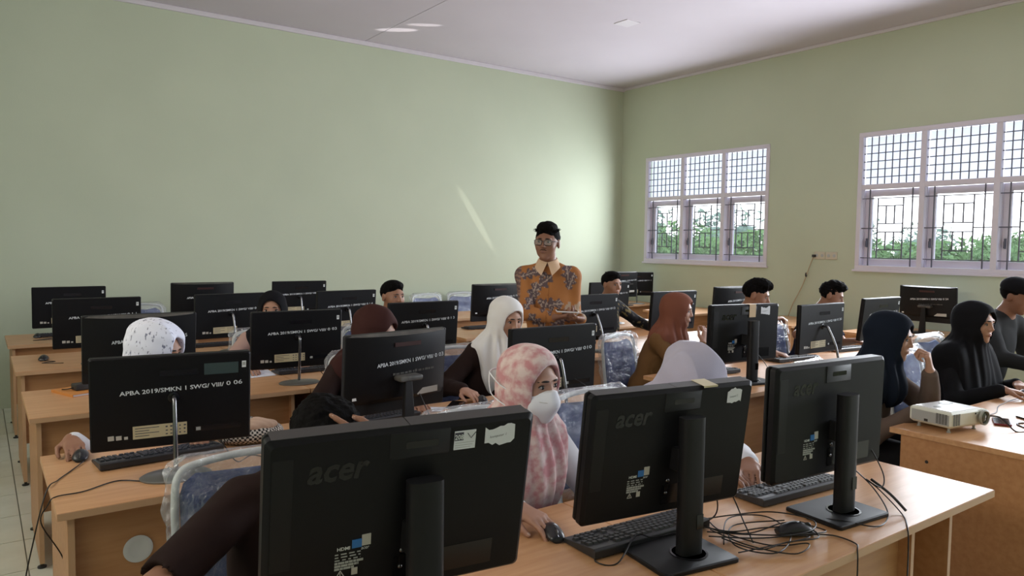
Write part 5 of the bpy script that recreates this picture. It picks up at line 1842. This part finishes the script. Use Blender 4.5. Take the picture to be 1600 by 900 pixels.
        link('hijab', np_mesh('hijab', p - O, q, MT[hijab]), root)
    if hair:
        hh = min(vox, 0.005)
        S = Field(hc - 0.17, hc + 0.17, hh)
        e = lambda x, y, z, a, b, d: ell(g(x, y, z), V3(a, b, d) * sc, H)
        S.add(e(0, -0.015, 0.037, 0.0795, 0.0995, 0.086))
        if hair in ('quiff', 'messy'):
            S.add(e(0, 0.026, 0.100, 0.066, 0.080, 0.046), 0.03)
        if hair == 'neat':
            S.add(e(0, 0.030, 0.090, 0.062, 0.068, 0.034), 0.03)
        if hair == 'curly':
            S.add(e(0, 0.0, 0.07, 0.088, 0.100, 0.075), 0.04)
        S.sub(e(0, 0.115, -0.034, 0.073, 0.075, 0.110), 0.015)
        S.sub(e(0, 0.062, -0.145, 0.13, 0.085, 0.108), 0.02)
        S.sub(e(0, -0.07, -0.165, 0.13, 0.12, 0.095), 0.015)
        am = {'quiff': 0.0045, 'messy': 0.007, 'neat': 0.0022, 'curly': 0.0075}[hair]
        fq = {'quiff': 110, 'messy': 115, 'neat': 130, 'curly': 125}[hair]
        S.displace(lambda P: am * wave((P - hc) @ H * V3(1.2, 0.5, 1), fq, sd) + am * 0.6 * wave((P - hc) @ H, fq * 1.9, sd + 2))
        p, q = S.mesh()
        link('hair', np_mesh('hair', p - O, q, MT['hair']), root)
        if hair in ('quiff', 'messy', 'curly'):
            rnd = random.Random(sd)
            mb = MB()
            for _ in range(260):
                a, b_ = rnd.uniform(-1, 1), rnd.uniform(-0.2, 1)
                st = V3(0.070 * a, 0.085 * b_ * 0.8 - 0.005, 0.105 - 0.03 * a * a - 0.012 * b_ * b_)
                dv = nrm(V3(a * 0.7 + rnd.gauss(0, 0.35), 0.35 + rnd.gauss(0, 0.5), 0.75)) * rnd.uniform(0.018, 0.034)
                mb.tube([st, st + dv * 0.6, st + dv + V3(0, 0.004, -0.004)], [0.0022, 0.0016, 0.0004], 4)
            hp('hair_strands', mb, MT['hair'], smooth=60)['kind'] = 'stuff'
    if mask:
        S = Field(hc - 0.16, hc + 0.16, 0.004)
        e = lambda x, y, z, a, b, d: ell(g(x, y, z), V3(a, b, d) * sc, H)
        S.add(e(0, 0.045, -0.052, 0.076, 0.070, 0.062))
        S.add(cone(g(0, 0.098, -0.012), g(0, 0.085, -0.098), 0.016, 0.016), 0.04)
        S.add(cone(g(0, 0.118, -0.045), g(0, 0.110, -0.05), 0.012, 0.012), 0.04)
        hx, hf, hu = H[:, 0], H[:, 1], H[:, 2]

        def trim(X, Y, Z):
            fx = hf[0] * (X - hc[0]) + hf[1] * (Y - hc[1]) + hf[2] * (Z - hc[2])
            xx = np.abs(hx[0] * (X - hc[0]) + hx[1] * (Y - hc[1]) + hx[2] * (Z - hc[2]))
            uu = hu[0] * (X - hc[0]) + hu[1] * (Y - hc[1]) + hu[2] * (Z - hc[2])
            return np.maximum(0.024 - fx + 0.0 * uu, uu - (0.000 - 0.28 * xx))
        S.cut(trim)
        p, q = S.mesh()
        link('face_mask', np_mesh('face_mask', p - O, q, MT['mask']), root)
        for s in (-1, 1):
            for (z0, z1) in ((-0.028, 0.000), (-0.082, -0.055)):
                hp('mask_strap', MB().tube(spline([(0.072 * s, 0.032, z0), (0.094 * s, 0.006, (z0 + z1) / 2 - 0.003), (0.108 * s, -0.035, z1), (0.103 * s, -0.080, z1 + 0.02), (0.066 * s, -0.126, 0.02), (0, -0.142, 0.022)], 5), 0.0022, 6), MT['mask'], smooth=60)
        hp('mask_seam', MB().tube(spline([(-0.068, 0.066, -0.034), (-0.038, 0.108, -0.038), (0, 0.131, -0.038), (0.038, 0.108, -0.038), (0.068, 0.066, -0.034)], 5), 0.0013, 5), MT['greysticker'], smooth=60)
    if glasses:
        fr = MB()
        for s in (-1, 1):
            o = [(0.0335 * s + x * 0.0255, 0.111 - 0.004 * (x * s + 1) - 0.10 * 0, 0.003 + z * 0.0185) for x, z in [(math.copysign(abs(math.cos(a)) ** 0.6, math.cos(a)), math.copysign(abs(math.sin(a)) ** 0.6, math.sin(a))) for a in [2 * PI * k / 20 for k in range(21)]]]
            fr.tube(o, 0.0021, 6)
            fr.tube(spline([(0.058 * s, 0.104, 0.012), (0.076 * s, 0.06, 0.012), (0.082 * s, 0.0, 0.010), (0.080 * s, -0.02, -0.004)], 4), 0.0018, 6)
            lens = MB().slab(rrect(-0.024, 0.024, -0.0175, 0.0175, 0.008), -0.0004, 0.0004)
            lm = MB().add([(v[0] + 0.0335 * s, v[1] + 0.107, v[2] + 0.003) for v in lens.v], lens.f)
            hp('spectacle_lens', lm, MT['specglass'])
        fr.tube([(-0.010, 0.108, 0.009), (0, 0.110, 0.011), (0.010, 0.108, 0.009)], 0.0018, 6)
        hp('glasses_frame', fr, MT['specs'], smooth=60)
    return root, dict(nb=nb, H=H, hc=hc, J=J, B=B, O=O, HM=HM)


def batik_print(P, nb, B):
    """orange cloth with grey violet leaf sprays, printed flat across the front; grey pattern on one sleeve and shoulder"""
    d = P - nb
    x = -(d @ B[:, 0])                                  # to the right as seen from the front
    y = d @ B[:, 1]
    z = d[:, 2]
    base = np.array(srgb(152, 99, 56))
    base2 = np.array(srgb(168, 112, 66))
    n = wave(P, 30, 4)[:, None]
    col = base + (base2 - base) * np.clip(0.5 + n, 0, 1)
    leafc = np.array(srgb(92, 78, 82))
    vein = np.array(srgb(168, 150, 140))
    leaves = [(-0.115, -0.055, 20, 0.062), (-0.055, -0.045, -35, 0.055), (-0.02, -0.11, 40, 0.072), (-0.085, -0.175, 75, 0.072), (-0.105, -0.23, 60, 0.06), (0.035, -0.255, 5, 0.078), (-0.015, -0.245, 160, 0.05), (0.135, -0.055, 100, 0.07), (0.160, -0.10, 70, 0.06), (0.10, -0.36, 20, 0.07), (-0.06, -0.36, 130, 0.07)]
    for (cx, cz, an, L) in leaves:
        a = math.radians(an)
        u = (x - cx) * math.cos(a) + (z - cz) * math.sin(a)
        v = -(x - cx) * math.sin(a) + (z - cz) * math.cos(a)
        t = u / L
        lob = 0.60 * np.sqrt(np.clip(1 - t * t, 0, 1)) * (0.74 + 0.34 * np.cos(t * 9.2 + 0.8 - 0.8 * np.abs(v) / L))
        inside = (np.abs(t) < 1) & (np.abs(v) / L < lob) & (y > -0.02)
        ve = inside & ((np.abs(v) < 0.0032) | (np.abs(np.sin((np.abs(v) - u * 0.8) * 150)) < 0.2))
        col[inside] = leafc
        col[ve] = vein
    sl = x < -0.175
    st = np.sin(z * 210 + 40 * x + 3 * wave(P, 40, 8)) + 0.5 * np.sin(x * 300)
    col[sl] = np.where((st[sl] > 0.2)[:, None], np.array(srgb(140, 112, 100)), np.array(srgb(98, 78, 78)))
    cf = (x > 0.12) & (z < -0.235) & (z > -0.34) & (wave(P, 90, 5) > -0.05)
    col[cf] = np.array(srgb(170, 150, 130))
    # button placket
    pk = (np.abs(x - 0.012) < 0.0035) & (y > 0.03) & (z < -0.06)
    col[pk] = col[pk] * 0.7
    return col


def dark_batik(P, nb, B):
    n = wave(P, 75, 12) + 0.6 * wave(P, 130, 13)
    col = np.tile(np.array(srgb(22, 21, 22)), (len(P), 1))
    col[n > 0.42] = np.array(srgb(112, 98, 62))
    col[n < -0.62] = np.array(srgb(60, 58, 54))
    return col


# ------------------------------------------------------------------ the people
def build_people():
    dn = (0, 0, -1)
    # boy at the front left, head bowed on his hand
    person('boy in brown short sleeves bowing his black curly head onto his hand, nearest the camera', (0.72, 2.02), 0, (0.752, 1.925, 1.045), (8, 48, 0), 'skin', 'cl_brown',
           {1: dict(w=(0.42, 1.62, 0.80), hint=(-1, 0.1, -0.35), d=(0.7, -0.4, -0.02), n=dn, side=1, L1=0.33),
            -1: dict(w=(0.862, 1.785, 1.038), hint=(0.6, -0.4, -1), d=(-0.80, 0.08, 0.40), n=(-0.1, 0.9, 0.2), side=-1, nails=True, curl=(8, 12, 10), spread=0.28)},
           hair='curly', vox=0.005, long_sleeve=(0.75, 0.92), shirt_fit=1.12)
    # the woman in the pink hijab
    person('woman in pink tie-dye hijab and white face mask, hand on a mouse', (1.50, 2.09), 4, (1.505, 1.965, 1.130), (9, 5, 0), 'skinf', 'cl_white',
           {1: dict(w=(1.315, 1.755, 0.795), hint=(-0.6, 0.5, -0.8), d=(0.12, -0.95, -0.10), n=dn, side=-1, curl=(14, 22, 18), nails=True),
            -1: dict(w=(1.70, 1.75, 0.80), hint=(0.6, 0.4, -0.8), d=(-0.2, -0.9, -0.1), n=dn, side=1)},
           hijab='hij_pink', cape=1.12, vox=0.005, male=False, mask=True, bottom='cl_white', fold=0.008, cover=1.02, gaze=-0.6)
    # pale lilac hijab bent over the keyboard
    person('woman bent low under a pale lilac hijab between two front monitors', (2.30, 2.16), -4, (2.310, 1.955, 1.050), (-6, 52, 4), 'skin', 'cl_white',
           {1: dict(w=(2.17, 1.70, 0.80), hint=(-0.5, 0.4, -0.8), d=(0.1, -0.9, -0.15), n=dn, side=-1),
            -1: dict(w=(2.30, 1.66, 0.80), hint=(0.9, 0.3, -0.6), d=(-0.75, -0.6, -0.15), n=dn, side=1)},
           hijab='hij_grey', cape=1.45, vox=0.0062, male=False, bottom='cl_white', fold=0.006, hood=1.26, crease=0.014)
    # white printed hijab at the aisle end of the second row
    person('woman in white hijab with dark specks looking down behind the 0 06 monitor', (0.60, 3.60), 4, (0.62, 3.475, 1.115), (46, 12, 0), 'skin', 'cl_white',
           {1: dict(w=(0.285, 3.365, 0.80), hint=(0.4, 0.3, -1), d=(0.06, -0.9, -0.12), n=dn, side=-1, curl=(14, 24, 20)),
            -1: dict(w=(0.72, 3.22, 0.80), hint=(0.6, 0.2, -0.8), d=(-0.1, -0.95, -0.1), n=dn, side=1)},
           hijab='hij_speck', cape=1.1, male=False, bottom='cl_brown', hood=1.08, crease=0.012)
    person('woman in dark maroon hijab with head turned away to the window side', (1.60, 3.68), 14, (1.690, 3.545, 1.130), (34, 16, 0), 'skin', 'cl_brown',
           {1: dict(w=(1.42, 3.30, 0.80), hint=(-0.7, 0.3, -0.7), d=(0.2, -0.9, -0.1), n=dn, side=-1),
            -1: dict(w=(1.76, 3.26, 0.80), hint=(0.6, 0.2, -0.8), d=(-0.1, -0.95, -0.1), n=dn, side=1)},
           hijab='hij_maroon', cape=1.15, male=False, bottom='cl_brown', hood=1.06)
    person('woman in plain white hijab and brown sleeves with hand on a mouse', (2.43, 3.66), 0, (2.535, 3.545, 1.155), (0, 14, 0), 'skinf', 'cl_brown',
           {1: dict(w=(2.125, 3.365, 0.80), hint=(-0.8, 0.3, -0.7), d=(0.12, -0.95, -0.12), n=dn, side=-1, curl=(14, 24, 20)),
            -1: dict(w=(2.62, 3.26, 0.80), hint=(0.6, 0.2, -0.8), d=(-0.1, -0.95, -0.1), n=dn, side=1)},
           hijab='hij_white', cape=1.18, vox=0.005, male=False, bottom='cl_brown', fold=0.008)
    person('woman in black hijab peering over the flat 0 03 monitor', (1.56, 5.14), -6, (1.635, 5.045, 1.125), (-24, 2, 0), 'skinf', 'cl_pinkbeige',
           {1: dict(w=(1.38, 4.78, 0.80), hint=(-0.8, 0.3, -0.6), d=(0.2, -0.9, -0.1), n=dn, side=-1),
            -1: dict(w=(1.72, 4.76, 0.80), hint=(0.6, 0.2, -0.8), d=(-0.1, -0.95, -0.1), n=dn, side=1)},
           hijab='hij_black', cape=1.0, male=False, bottom='cl_black', vox=0.0068)
    person('boy with neat black hair looking over the 0 1 3 monitor', (2.50, 5.16), 6, (2.545, 5.045, 1.185), (8, 2, 0), 'skin', 'cl_brown',
           {1: dict(w=(2.35, 4.80, 0.80), hint=(-0.6, 0.2, -0.7), d=(0.1, -0.9, -0.1), n=dn, side=-1),
            -1: dict(w=(2.66, 4.80, 0.80), hint=(0.6, 0.2, -0.8), d=(-0.1, -0.95, -0.1), n=dn, side=1)},
           hair='neat', vox=0.0068)
    # the standing man
    r, i = person('standing man in orange leaf print batik shirt and glasses holding a phone', (3.12, 3.86), -42, (3.075, 3.84, 1.605), (-54, 0, 2), 'skind', 'batik',
                  {1: dict(w=(2.935, 3.60, 1.135), hint=(-0.35, 0.45, -1), d=(0.70, -0.50, 0.10), n=(0.2, 0.2, 1.0), side=-1, curl=(25, 30, 25)),
                   -1: dict(w=(3.125, 3.545, 1.120), hint=(0.25, 0.35, -1), d=(-0.72, -0.10, 0.08), n=(0.0, 0.3, 1.0), side=1, curl=(28, 34, 28))},
                  hair='quiff', stand=True, vox=0.005, printed=batik_print, glasses=True, collar='collar', shirt_fit=0.97, gaze=0.3)
    mo = MB().tube([(-0.024, 0.088, -0.052), (-0.014, 0.0985, -0.0445), (0, 0.1015, -0.0425), (0.014, 0.0985, -0.0445), (0.024, 0.088, -0.052)], [0.001, 0.0022, 0.0022, 0.0022, 0.001], 6)
    O = i['O']
    part('moustache', MB().add([i['HM'] @ Vector(v) for v in mo.v], mo.f), MT['hair'], r, smooth=60)
    smartphone((3.01, 3.55, 1.172), -30, 'pale phone held in both hands of the standing man', 'phone', 'phonewhite', tilt=(0.08, 0.04), L=0.14)
    w_ = i['J'][-1][2]
    e_ = i['J'][-1][1]
    u = nrm(w_ - e_)
    cpt = e_ + (w_ - e_) * 0.90
    v1 = nrm(np.cross(u, UP))
    v2 = np.cross(u, v1)
    part('wristwatch', MB().tube([cpt - O + (v1 * math.cos(a) + v2 * math.sin(a)) * 0.034 for a in [2 * PI * k / 16 for k in range(17)]], 0.006, 6), MT['greysticker'], r, smooth=60)

    person('boy in dark batik shirt right of the standing man, face above the 012 monitor', (4.82, 5.14), 12, (4.815, 5.045, 1.225), (0, 4, 0), 'skin', 'batikdark',
           {1: dict(w=(4.62, 4.84, 0.82), hint=(-0.6, 0.2, -0.7), d=(0.1, -0.9, -0.1), n=dn, side=-1),
            -1: dict(w=(5.20, 4.82, 0.80), hint=(0.8, 0.0, -0.5), d=(0.5, -0.8, -0.1), n=dn, side=1)},
           hair='neat', vox=0.0068, printed=dark_batik)
    person('woman in rust brown hijab and olive uniform in profile, hands at her chin', (3.88, 3.68), 24, (4.000, 3.515, 1.140), (32, 6, 0), 'skinf', 'cl_olive',
           {1: dict(w=(3.98, 3.26, 0.93), hint=(-0.8, 0.2, -0.8), d=(0.35, 0.05, 0.8), n=(0.1, 0.9, 0.1), side=1, curl=(35, 50, 40)),
            -1: dict(w=(4.13, 3.28, 0.92), hint=(0.6, 0.1, -0.9), d=(-0.15, 0.05, 0.85), n=(-0.1, 0.9, 0.1), side=-1, curl=(35, 50, 40))},
           hijab='hij_brown', cape=1.08, male=False, bottom='cl_olive', fold=0.008)
    person('boy with messy black hair behind the taped monitor, arm reaching to the next chair', (5.00, 3.72), 20, (4.965, 3.565, 1.215), (26, 16, 0), 'skin', 'cl_pinkbeige',
           {1: dict(w=(4.85, 3.30, 0.80), hint=(-0.6, 0.2, -0.7), d=(0.1, -0.9, -0.1), n=dn, side=-1),
            -1: dict(w=(5.47, 3.74, 0.985), hint=(0.3, 0.5, -0.9), d=(0.95, 0.02, 0.05), n=dn, side=1, curl=(18, 24, 20))},
           hair='messy', vox=0.0062, long_sleeve=(0.75, 0.75))
    person('boy in navy with short black hair behind the bent stem monitor', (5.90, 3.74), 14, (6.095, 3.60, 1.175), (22, 20, 0), 'skin', 'cl_navy',
           {1: dict(w=(5.62, 3.38, 0.78), hint=(-0.9, 0.4, -0.3), d=(0.3, -0.9, -0.1), n=dn, side=-1),
            -1: dict(w=(6.1, 3.36, 0.80), hint=(0.6, 0.2, -0.8), d=(-0.1, -0.95, -0.1), n=dn, side=1)},
           hair='messy', vox=0.0068, long_sleeve=(0.8, 0.8))
    person('woman in navy hijab and taupe uniform holding a fist to her mouth by the projector', (3.76, 2.06), 10, (3.790, 1.905, 1.142), (12, 8, 0), 'skinf', 'cl_taupe',
           {1: dict(w=(3.72, 1.72, 0.80), hint=(-0.6, 0.4, -0.8), d=(0.6, -0.5, -0.1), n=dn, side=-1),
            -1: dict(w=(3.838, 1.725, 0.985), hint=(0.5, 0.1, -0.9), d=(-0.10, 0.10, 0.9), n=(-0.35, 0.9, 0.1), side=-1, curl=(55, 75, 50), nails=True)},
           hijab='hij_navy', cape=0.72, vox=0.005, male=False, bottom='cl_black', hood=1.04)
    person('woman in large plain black hijab with a small pin, at the right of the projector', (4.86, 2.10), -4, (4.90, 1.955, 1.150), (-8, 4, 0), 'skinf', 'cl_black',
           {1: dict(w=(4.72, 1.72, 0.80), hint=(-0.6, 0.4, -0.8), d=(0.4, -0.7, -0.1), n=dn, side=-1),
            -1: dict(w=(5.03, 1.76, 0.795), hint=(0.7, 0.2, -0.8), d=(-0.7, -0.5, -0.05), n=dn, side=1)},
           hijab='hij_black', cape=1.5, vox=0.0062, male=False, bottom='cl_black', hood=1.08, fold=0.004)
    r, i = person('man in black cap and charcoal jacket at the right edge of the picture', (5.90, 2.34), -10, (5.955, 2.12, 1.265), (-6, 16, 0), 'skind', 'cl_char',
                  {1: dict(w=(5.70, 1.85, 0.82), hint=(-0.6, 0.2, -0.7), d=(-0.3, -0.9, -0.1), n=dn, side=-1),
                   -1: dict(w=(6.2, 1.9, 0.82), hint=(0.6, 0.2, -0.8), d=(-0.1, -0.95, -0.1), n=dn, side=1)},
                  hair='neat', vox=0.0068, shirt_fit=1.1)
    S = Field(i['hc'] - 0.19, i['hc'] + 0.19, 0.006)
    H, hc = i['H'], i['hc']
    g = lambda x, y, z: hc + H @ V3(x, y, z)
    S.add(ell(g(0, -0.012, 0.062), (0.090, 0.110, 0.078), H))
    S.add(ell(g(0, 0.012, 0.088), (0.082, 0.095, 0.045), H), 0.02)
    hu = H[:, 2]
    S.cut(lambda X, Y, Z: 0.040 - (hu[0] * (X - hc[0]) + hu[1] * (Y - hc[1]) + hu[2] * (Z - hc[2])))
    S.add(ell(g(0, 0.115, 0.046), (0.070, 0.065, 0.008), H), 0.006)
    p, q = S.mesh()
    link('cap', np_mesh('cap', p - i['O'], q, MT['hij_black']), r)


def build_bag():
    c = V3(0.925, 3.14, DZ)
    root = thing('bag', 'black and white checked pouch with beige cloth on the second row desk', 'bag', tuple(c))
    S = Field(c - V3(0.2, 0.2, 0.01), c + V3(0.2, 0.2, 0.2), 0.0038)
    S.add(ell(c + V3(0, 0, 0.035), (0.135, 0.095, 0.05)))
    S.add(ell(c + V3(-0.05, 0.02, 0.06), (0.07, 0.06, 0.055)), 0.04)
    S.displace(lambda P: 0.006 * wave(P, 34, 3) + 0.003 * wave(P, 80, 4))
    S.cut(lambda X, Y, Z: c[2] + 0.003 - Z + 0 * X + 0 * Y)
    p, q = S.mesh()
    d = p - c
    an = np.arctan2(d[:, 1] / 0.095, d[:, 0] / 0.135)
    s = an * 0.115
    ck = (np.floor(s / 0.0085) + np.floor(d[:, 2] / 0.0085)) % 2
    col = np.where(ck[:, None] > 0.5, np.array(srgb(205, 198, 188)), np.array(srgb(18, 17, 18)))
    link('checked_cloth', np_mesh('checked_cloth', d, q, MT['checker'], col), root)
    S = Field(c - V3(0.2, 0.2, 0.01), c + V3(0.2, 0.2, 0.2), 0.005)
    S.add(ell(c + V3(0.01, -0.02, 0.068), (0.088, 0.06, 0.032)))
    S.displace(lambda P: 0.006 * wave(P, 40, 6) + 0.004 * wave(P, 85, 7))
    p, q = S.mesh()
    link('beige_cloth', np_mesh('beige_cloth', p - c, q, mat('beige cloth', (0.50, 0.34, 0.24), 0.85)), root)


build_room()
for k, (ya, yb) in enumerate(WIN):
    build_window(k + 1, ya, yb)
build_outside()
build_desks()
build_chairs()
build_monitors()
build_people()
build_inputs()
build_projector()
build_smalls()
build_bag()
build_socket()
